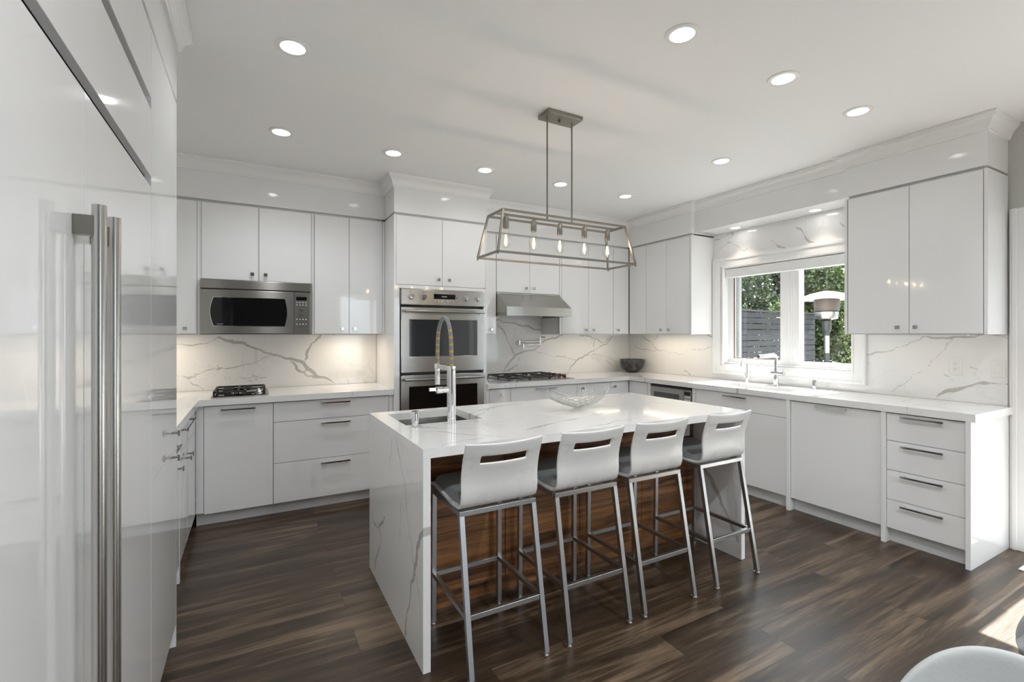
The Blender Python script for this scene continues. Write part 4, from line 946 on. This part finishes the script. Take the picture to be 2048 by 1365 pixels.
for (x, y) in ADDED_CANS: downlight(x, y, CH, 'added recessed downlight out of view, for room light', 'added recessed downlights out of view')
for y, lb in ((2.996, 'small recessed light in the soffit above the window, left one'), (2.246, 'small recessed light in the soffit above the window, right one')):
    t = thing('recessed_downlight', lb, 'ceiling light', (4.160, y, 2.432), 'soffit lights above the window')
    mb = MB(); mb.lathe((0, 0, 0), [(.040, -.001), (.044, -.004), (.055, -.004), (.058, -.0003)], 40, cap=False); mb.build('trim_ring', PLATE, t, True)
    mb = MB(); mb.lathe((0, 0, -.0015), [(0, 0), (.041, 0)], 32, cap=False); mb.build('lens', LAMPW, t)
    ld = bpy.data.lights.new('soffit_spot', 'SPOT'); ld.energy = 4; ld.spot_size = 1.5; ld.spot_blend = .8; ld.color = (1, .88, .74); ld.shadow_soft_size = .03
    lo = bpy.data.objects.new('soffit_spot', ld); C.objects.link(lo); lo.location = (4.160, y, 2.42)
# light of every downlight, added ones too: a soft spot inside its can
for (x, y) in LIGHTS+ADDED_CANS:
    ld = bpy.data.lights.new('can_spot', 'SPOT'); ld.energy = (24 if x < 1 else (9 if x > 3 and y > 0 else 38)) if y < 1 else (12 if x < .5 else 3.2); ld.spot_size = 2.7; ld.spot_blend = .8; ld.color = (.93, .965, 1); ld.shadow_soft_size = .03
    lo = bpy.data.objects.new('can_spot', ld); C.objects.link(lo); lo.location = (x, y, CH+.012)
def undercab(label, x0, x1, y0, y1, z, e):
    mb = MB(); mb.box(x0, x1, y0, y1, z-.009, z-.0005); t = tag(mb.build('undercabinet_light', PLATE), label, 'cabinet light', 'lights under the wall cabinets')
    ld = bpy.data.lights.new('undercabinet_lamp', 'AREA'); ld.shape = 'RECTANGLE'; ld.size = x1-x0-.004; ld.size_y = y1-y0-.004; ld.energy = e; ld.color = (1, .84, .63)
    lo = bpy.data.objects.new('undercabinet_lamp', ld); C.objects.link(lo); lo.location = ((x0+x1)/2, (y0+y1)/2, z-.0095)
undercab('thin light strip under the cabinet between microwave and ovens', .62, .86, 4.37, 4.42, 1.382, .7)
undercab('thin light strip under the cabinet left of the microwave', -.80, -.50, 4.37, 4.42, 1.382, .8)
undercab('thin light strip under the cabinets right of the range hood', 3.05, 3.90, 4.36, 4.39, 1.382, .45)
undercab('thin light strip under the cabinet between corner and window', 4.06, 4.09, 3.45, 4.15, 1.382, .8)
undercab('thin light strip under the large cabinet right of the window', 4.06, 4.09, 1.25, 1.80, 1.382, .15)

# ================================================================ window over the sink
win = bpy.data.objects.new('window_1', None); C.objects.link(win); struct(win)
def ring(mb, y0, y1, z0, z1, w, x0, x1, bev=0):
    """rectangular frame: outer y0..y1, z0..z1, width w, between x0 and x1"""
    mb.box(x0, x1, y0, y0+w, z0, z1, bev); mb.box(x0, x1, y1-w, y1, z0, z1, bev); mb.box(x0, x1, y0+w, y1-w, z0, z0+w, bev); mb.box(x0, x1, y0+w, y1-w, z1-w, z1, bev)
mb = MB(); ring(mb, 1.9225, 3.345, .972, 2.170, .028, 4.262, 4.2895, .003); ring(mb, 1.950, 3.3175, .9995, 2.1425, .060, 4.270, 4.2895, .001); ring(mb, 2.0095, 3.258-.028, 1.0595, 2.0825, .014, 4.264, 4.2895, .002)
mb.build('casing', TRIM, win)
mb = MB(); mb.box(4.290, 4.44, 2.0185, 2.026, 1.0855, 2.0685); mb.box(4.290, 4.44, 3.214, 3.2215, 1.0855, 2.0685); mb.box(4.290, 4.44, 2.026, 3.214, 1.0855, 1.093); mb.box(4.290, 4.44, 2.026, 3.214, 2.061, 2.0685)
mb.build('jamb', TRIM, win)
mb = MB()
mb.box(4.35, 4.43, 2.026, 2.055, 1.093, 2.061); mb.box(4.35, 4.43, 3.165, 3.214, 1.093, 2.061); mb.box(4.35, 4.43, 2.055, 3.165, 1.093, 1.132, .003); mb.box(4.35, 4.43, 2.055, 3.165, 1.99, 2.061)
mb.box(4.335, 4.43, 2.575, 2.655, 1.093, 2.061, .002)
for i, yy in enumerate((2.490, 2.512, 2.533, 2.554)): mb.box(4.352-.004*i, 4.43, yy, yy+.0225, 1.093, 2.061, .002)
mb.build('window_frame', TRIM, win)
mb = MB(); mb.box(4.402, 4.406, 2.655, 3.165, 1.132, 1.99); mb.build('pane', GLASS, win)
mb = MB(); mb.box(4.402, 4.406, 2.055, 2.490, 1.132, 1.99); mb.build('pane', GLASS, win)
mb = MB(); ring(mb, 2.656, 3.164, 1.133, 1.989, .009, 4.366, 4.376); mb.build('screen_frame', BROWNAL, win)
mb = MB(); mb.box(4.372, 4.40, 3.118, 3.124, 1.142, 1.98); mb.box(4.372, 4.40, 3.136, 3.141, 1.142, 1.98); mb.box(4.372, 4.40, 3.10, 3.104, 1.142, 1.98); mb.build('sash_track', STEEL, win)
mb = MB(); mb.box(4.350, 4.366, 2.640, 2.652, 1.52, 1.60, .002); mb.cyl((4.355, 2.66, 1.536), (4.355, 2.70, 1.54), .004, n=8); mb.build('latch', TRIM, win)
mb = MB(); mb.box(4.300, 4.365, 2.0275, 3.2125, 1.966, 2.056, .004); bl = mb.build('blind_cassette', TRIM, None)
tag(bl, 'white roller blind cassette across the top of the kitchen window', 'blind')
t = tag(MB().tube([(4.335, 2.048, 1.965), (4.337, 2.044, 1.6), (4.337, 2.046, 1.24), (4.345, 2.055, 1.205), (4.352, 2.062, 1.24), (4.35, 2.060, 1.6), (4.348, 2.058, 1.965)], .0018, 6).build('blind_chain', PLATE, None, True), 'thin bead chain hanging at the right side of the window', 'blind chain')

# patio door in the right wall, rear windows
dr = bpy.data.objects.new('door_1', None); C.objects.link(dr); struct(dr)
mb = MB(); mb.box(4.272, 4.2995, .917, 1.1115, 0, 2.188, .003); mb.box(4.262, 4.272, 1.075, 1.098, 0, 2.188, .003); mb.box(4.272, 4.2995, -1.82, .917, 2.1505, 2.188, .003); mb.box(4.272, 4.2995, -1.82, -1.702, 0, 2.15); mb.build('casing', TRIM, dr)
mb = MB()
for y0, y1 in ((.915, .915), ): pass
for (y0, y1) in ((-1.698, -.39), (-.39, .913)): ring(mb, y0, y1, .002, 2.148, .05, 4.37, 4.42)
mb.build('sash', TRIM, dr)
for (y0, y1) in ((-1.648, -.44), (-.34, .863)):
    mb = MB(); mb.box(4.393, 4.397, y0, y1, .052, 2.098); mb.build('pane', GLASS, dr)
w2 = bpy.data.objects.new('window_2', None); C.objects.link(w2); struct(w2)
mb = MB()
for x0, x1 in ((1.9, 2.75), (2.75, 3.6)):
    mb.box(x0, x0+.05, -4.08, -4.03, .1, 2.4); mb.box(x1-.05, x1, -4.08, -4.03, .1, 2.4); mb.box(x0+.05, x1-.05, -4.08, -4.03, .1, .15); mb.box(x0+.05, x1-.05, -4.08, -4.03, 2.35, 2.4)
mb.build('window_frame', TRIM, w2)

# ================================================================ outdoors
mb = MB(); mb.box(4.46, 22, -8, 14, -.25, -.15); struct(mb.build('patio_ground', PAVE))
mb = MB(); mb.box(-6, 4.45, -16, -4.16, -.25, -.15); struct(mb.build('patio_ground', PAVE))
t = thing('slat_fence', 'weathered grey horizontal slat fence outside the window', 'fence', (7.3, 5.03, -.15))
fd = Vector((1.82, .139, 0)).normalized(); fn = Vector((-fd.y, fd.x, 0)); f0 = Vector((4.9, 4.84, 0)); FLn = 4.72
def fbox(mb, s0, s1, n0, n1, z0, z1):
    vs = [mb.bm.verts.new(f0+fd*s+fn*n_+Vector((0, 0, z))) for s in (s0, s1) for n_ in (n0, n1) for z in (z0, z1)]
    for q in ((0, 1, 3, 2), (4, 6, 7, 5), (0, 4, 5, 1), (2, 3, 7, 6), (0, 2, 6, 4), (1, 5, 7, 3)): mb.bm.faces.new([vs[i] for i in q])
k = 0; z = -.10
while z < 1.74:
    mb = MB(); s = 0
    while s < FLn:
        e_ = min(FLn, s+1.18)
        dz = rnd.uniform(-.004, .004); fbox(mb, s, e_-.004, -.010, .010, z+dz, z+.086+dz+rnd.uniform(-.003, .003)); s = e_
    mb.build('slat', CEDAR, t); z += .0985; k += 1
mb = MB(); fbox(mb, 0, FLn, -.03, .035, 1.772, 1.80); mb.build('cap_rail', CEDAR, t)
for s in (.05, 1.23, 2.4, 3.6, 4.65):
    mb = MB(); fbox(mb, s-.035, s+.035, .012, .08, -.15, 1.770); mb.build('post', CEDAR, t)
adopt(t)
hx, hy = 7.585, 3.93
t = thing('patio_heater', 'mushroom patio heater with white dome and black post outside the window', 'patio heater', (hx, hy, -.15))
mb = MB(); mb.lathe((hx, hy, 1.905), [(.40, 0), (.40, .006), (.33, .042), (.22, .085), (.10, .118), (.03, .130), (0, .131), (0, .120), (.10, .108), (.22, .074), (.33, .03), (.395, 0)], 56, cap=False); mb.build('dome', WHITEMET, t, True)
mb = MB(); mb.lathe((hx, hy, 1.72), [(.115, 0), (.162, .012), (.168, .10), (.165, .190), (.10, .20)], 40); mb.build('emitter_screen', RUSTY, t, True)
mb = MB(); mb.lathe((hx, hy, 1.615), [(.05, -.03), (.075, -.012), (.145, .0), (.152, .02), (.152, .060), (.157, .062), (.157, .104), (.115, .106)], 40); mb.build('burner_head', STEELD, t, True)
mb = MB(); mb.lathe((hx, hy, 1.40), [(.035, 0), (.055, .03), (.062, .06), (.062, .182), (.05, .186)], 28); mb.build('control_housing', BLACK, t, True)
mb = MB(); mb.lathe((hx, hy, -.14), [(.035, .75), (.035, 1.24)], 24); mb.build('pole', BLACK, t, True)
mb = MB(); mb.lathe((hx, hy, 1.10), [(.0355, .0), (.0355, .26)], 24); mb.build('pole_sleeve', STEEL, t, True)
mb = MB(); mb.lathe((hx, hy, 1.36), [(.035, .0), (.035, .05)], 24); mb.build('collar', BLACK, t, True)
mb = MB(); mb.lathe((hx, hy, -.15), [(.24, 0), (.24, .03), (.21, .05), (.21, .72), (.19, .76), (0, .77)], 40); mb.build('tank_cover', BLACK, t, True); adopt(t)
def tree(label, cx, cy, rx, ry, z0, z1, n, m, seed, leaf=.085, name='leafy_tree', cat='tree'):
    rn = np.random.default_rng(seed)
    t = thing(name, label, cat, (cx, cy, -.15), 'trees and hedges beyond the fence')
    nb = 26; bl = rn.normal(size=(nb, 3)); bl /= np.linalg.norm(bl, axis=1)[:, None]; bl *= rn.uniform(.25, .85, (nb, 1))
    cen = np.array([cx, cy, (z0+z1)/2]); rad = np.array([rx, ry, (z1-z0)/2])
    bc = cen+bl*rad; br = rn.uniform(.22, .42, nb)
    w = rn.integers(0, nb, n); d = rn.normal(size=(n, 3)); d /= np.linalg.norm(d, axis=1)[:, None]
    P = bc[w]+d*rad*br[w][:, None]*rn.uniform(.75, 1.05, (n, 1)); P[:, 2] = np.maximum(P[:, 2], z0*.3)
    a = rn.normal(size=(n, 3)); a /= np.linalg.norm(a, axis=1)[:, None]; b_ = np.cross(a, rn.normal(size=(n, 3))); b_ /= np.linalg.norm(b_, axis=1)[:, None]
    s = leaf*rn.uniform(.6, 1.2, (n, 1))
    V = np.concatenate([P-a*s*.55, P+b_*s*.32, P+a*s*.55, P-b_*s*.32], 1).reshape(-1, 3)
    Fq = np.arange(4*n).reshape(-1, 4)
    me = bpy.data.meshes.new('mesh'); me.from_pydata(V.tolist(), [], Fq.tolist()); link('foliage', me, m, t)
    mb = MB(); mb.tube([(cx, cy, -.15), (cx+.05, cy, z0+.4), (cx-.04, cy+.05, (z0+z1)/2)], [.09, .07, .04], 10)
    for k in range(0, nb, 3): mb.tube([(cx, cy, z0+.3), tuple((np.array([cx, cy, z0+.5])+bc[k])/2), tuple(bc[k])], [.04, .025, .01], 6)
    mb.build('trunk', BARK, t, True); return adopt(t)
tree('tall green leafy tree behind the slat fence, left window pane', 11.6, 8.85, 1.2, 1.08, .2, 3.9, 24000, LEAFB, 1)
tree('bright green tree behind the patio heater, right window pane', 11.6, 6.2, 1.2, .95, 0, 3.8, 26000, LEAFA, 2)
tree('leafy hedge right of the patio heater beyond the window', 11.6, 3.75, 1.2, .95, 0, 3.5, 14000, LEAFA, 3)
tree('deep green tree furthest back between the other trees', 16.0, 7.7, 1.5, 1.2, .2, 5.4, 24000, LEAFB, 4, .13)
tree('dark tree set back at the left edge of the window view', 16.0, 10.9, 1.5, 1.2, .2, 4.8, 10000, LEAFB, 5, .11)
tree('dense background tree behind the right window pane', 16.0, 4.6, 1.5, 1.15, .2, 4.4, 12000, LEAFB, 6, .11)
tree('long dark hedge closing the garden behind all the trees', 20.0, 8.0, 1.1, 6.0, 0, 8.0, 70000, LEAFB, 7, .30, 'hedge', 'hedge')
tree('added hedge out of view, cutting low sky light through the glass door', 8.2, -3.0, .85, 3.5, 0, 4.8, 26000, LEAFB, 9, .24, 'hedge', 'hedge')  # added out of view to block low sky light on the end panel

# ================================================================ counter stools
def stool():
    t = thing('counter_stool', '', 'stool', (0, 0, 0), 'counter stools along the island')
    # bent plywood shell: profile (y, z) from the front lip over the seat and up the back
    pr = [(.391, .650), (.383, .662), (.355, .671), (.30, .670), (.22, .664), (.14, .656), (.085, .6535), (.045, .6538), (.018, .659), (-.002, .673), (-.011, .696), (-.0135, .727), (-.0115, .76), (-.013, .79), (-.018, .82), (-.026, .8505), (-.0278, .8562), (-.0325, .871), (-.0375, .8833), (-.040, .889), (-.048, .912), (-.057, .938)]
    # finer samples in between
    PR = []
    for i, (a, c) in enumerate(zip(pr, pr[1:])):
        n_ = 2
        for k in range(n_): q = k/n_; PR.append((a[0]+(c[0]-a[0])*q, a[1]+(c[1]-a[1])*q))
    PR.append(pr[-1])
    hwid = .1825; slot = .111; us = sorted(set([round(-hwid+2*hwid*k/24, 5) for k in range(25)]+[-slot, slot, -slot+.004, slot-.004]))
    bm = bmesh.new(); G = []
    for y, z in PR:
        row = []
        f = min(1, max(0, (z-.69)/.2)) if y < .05 else 0
        for u in us:
            hw = hwid
            taper = 1 if y < .05 else 1
            row.append(bm.verts.new((u*taper, y-.024*f*(1-(u/hw)**2), z-.006*f*(1-(u/hw)**2))))
        G.append(row)
    # round the front corners of the seat
    for r in (0, 1):
        for j in (0, -1): G[r][j].co.x *= .93; G[r][j].co.y -= .008
    zl = [z for y, z in PR]; yl = [y for y, z in PR]
    for i in range(len(PR)-1):
        for j in range(len(us)-1):
            zc = (zl[i]+zl[i+1])/2; uc = (us[j]+us[j+1])/2
            if yl[i] < 0 and .8504 < zc < .8891 and abs(uc) < slot:
                first = zl[i] <= .8506; last = zl[i+1] >= .8889; L_ = uc < -slot+.004; R_ = uc > slot-.004
                a, b_, c, d = G[i][j], G[i][j+1], G[i+1][j+1], G[i+1][j]
                if first and L_: bm.faces.new((a, b_, d))
                elif first and R_: bm.faces.new((a, b_, c))
                elif last and L_: bm.faces.new((a, c, d))
                elif last and R_: bm.faces.new((b_, c, d))
                continue
            bm.faces.new((G[i][j], G[i][j+1], G[i+1][j+1], G[i+1][j]))
    bmesh.ops.delete(bm, geom=[v for v in bm.verts if not v.link_faces], context='VERTS')
    sh = link('seat_shell', finish(bm, True, 180), SEATP, t)
    md = sh.modifiers.new('thick', 'SOLIDIFY'); md.thickness = .011; md.offset = 0
    md = sh.modifiers.new('edge', 'BEVEL'); md.width = .0018; md.segments = 2; md.limit_method = 'ANGLE'; md.angle_limit = 1.0
    # leatherette cushion, domed, following the seat
    bm = bmesh.new(); G = []; nu, nv = 22, 22
    def seat_z(y): 
        P_ = sorted(pr[:8]); 
        for (a0, b0), (a1, b1) in zip(P_, P_[1:]):
            if a0 <= y <= a1: return b0+(b1-b0)*(y-a0)/(a1-a0)
        return P_[-1][1] if y > P_[-1][0] else .66
    for i in range(nv+1):
        row = []
        for j in range(nu+1):
            a = -1+2*j/nu; c = -1+2*i/nv
            x = .168*a*(1-.045*c**4*abs(a)**3); y = .215+.172*c*(1-.05*a**4); e_ = max(abs(a), abs(c)); 
            h = .026*(1-max(0, (e_-.80)/.20)**2.2)**.5 if e_ > .8 else .026
            h += .004*(1-a*a)*(1-c*c)
            row.append(bm.verts.new((x, y, seat_z(y)+.0068+max(h, 0))))
        G.append(row)
    for i in range(nv):
        for j in range(nu): bm.faces.new((G[i][j], G[i][j+1], G[i+1][j+1], G[i+1][j]))
    link('cushion', finish(bm, True, 180), PAD, t)
    w = .021; X = .1735
    mb = MB(); zt = .6475
    mb.box(-X-w/2, X+w/2, -.002-w/2+.01, -.002+w/2+.01, zt-w, zt, .0012); mb.box(-X-w/2, X+w/2, .340-w/2, .340+w/2, zt-w, zt, .0012)
    for s in (-1, 1): mb.box(s*X-w/2, s*X+w/2, .008+w/2, .340-w/2, zt-w, zt, .0012)
    for s in (-1, 1):
        for y in (.05, .30): mb.box(s*.11-.02, s*.11+.02, y-.01, y+.01, zt-.004, zt+.016)
    mb.build('seat_frame', STOOLM, t)
    for s in (-1, 1):
        for back in (True, False):
            top = (s*X, .008 if back else .340, zt-w+.001); bot = (s*(X+.002), -.100 if back else .345, .016)
            mb = MB(); mb.bar(bot, top, w); lg = mb.build('leg', STOOLM, t)
            mb = MB(); mb.lathe((bot[0], bot[1], 0), [(.013, 0), (.0165, .004), (.0165, .010), (.009, .013), (.009, .018)], 20); mb.build('glide', CHROME, lg, True)
    q = (.25-.016)/(zt-w-.016); yb = -.100+.108*q
    zr = .240
    for y in (yb, .3435):
        mb = MB(); mb.box(-X+w/2, X-w/2, y-w/2+.001, y+w/2-.001, zr-w/2, zr+w/2, .001); mb.build('stretcher', STOOLM, t)
    for s in (-1, 1):
        mb = MB(); mb.box(s*X-w/2+.001, s*X+w/2-.001, yb+w/2, .3435-w/2, zr-w/2, zr+w/2, .001); mb.build('stretcher', STOOLM, t)
    return t
st = stool()
labs = ['white plywood counter stool nearest the camera, at the sink end of the island', 'white counter stool second from the left along the island', 'white counter stool third from the left along the island', 'white counter stool at the far right end of the island, beside the waterfall panel']
for i, x in enumerate((.927, 1.400, 1.849, 2.377)):
    o = st if i == 0 else copy_tree(st); o.location = (x, 1.800, 0); o['label'] = labs[i]

# ================================================================ dining chairs at the lower right, mat by the door
def shell_chair(label, x, y, rz, sc):
    """one-piece upholstered shell: rounded arched back curling round the sitter, bowl seat, wooden legs; sitter looks along +y"""
    t = thing('dining_chair', label, 'chair', (x, y, 0), 'grey dining chairs')
    seat = [(.235, .455, .175), (.20, .448, .205), (.12, .437, .225), (.02, .430, .235), (-.07, .432, .24), (-.135, .447, .24), (-.172, .475, .24)]
    nu, nb = 32, 12; bm = bmesh.new(); G = []
    for py, pz, w in seat:
        row = []
        for j in range(nu+1):
            x_ = w*math.sin((-1+2*j/nu)*PI/2*.97); q = (x_/.24)**2; k = max(0, (pz-.44)/.16)
            row.append(bm.verts.new((x_, py+.115*q*k, pz+.085*q*(1-k))))
        G.append(row)
    for i in range(1, nb+1):
        t_ = i/nb; row = []
        for j in range(nu+1):
            x_ = .24*math.sin((-1+2*j/nu)*PI/2*.97); q = (x_/.24)**2; zt_ = .545+.255*math.sqrt(max(0, 1-q**1.15))
            k0 = (.475-.44)/.16; k = k0+(1-k0)*min(1, t_*1.6); zb_ = .475+.085*q*(1-k0)
            row.append(bm.verts.new((x_, -.172-.088*t_**.75+.115*q*k, zb_+(zt_-zb_)*t_)))
        G.append(row)
    for A, Bq in zip(G, G[1:]):
        for j in range(nu): bm.faces.new((A[j], A[j+1], Bq[j+1], Bq[j]))
    sh = link('shell', finish(bm, True, 180), FABRIC, t)
    md = sh.modifiers.new('thick', 'SOLIDIFY'); md.thickness = .022; md.offset = 0
    md = sh.modifiers.new('soft', 'SUBSURF'); md.levels = 2; md.render_levels = 2
    for sx in (-1, 1):
        for sy_ in (-1, 1):
            mb = MB(); mb.cyl((sx*.11, .03+sy_*.11, .425), (sx*.20, .03+sy_*.20, 0), .014, .009, 14); mb.build('leg', CHAIRWOOD, t, True)
    t.rotation_euler = (0, 0, rz); t.scale = sc; return t
shell_chair('light grey shell dining chair cropped by the bottom right corner', 1.035, .245, math.radians(107.5), (.84, .92, .975))
shell_chair('grey shell dining chair just entering at the right edge', 2.00, .25, math.radians(-76), (1, 1, 1))
t = tag(MB().box(3.925, 4.24, .05, .985, .0005, .009, .003).build('door_mat', PAPER), 'pale flat mat on the floor by the patio door, right edge', 'mat')
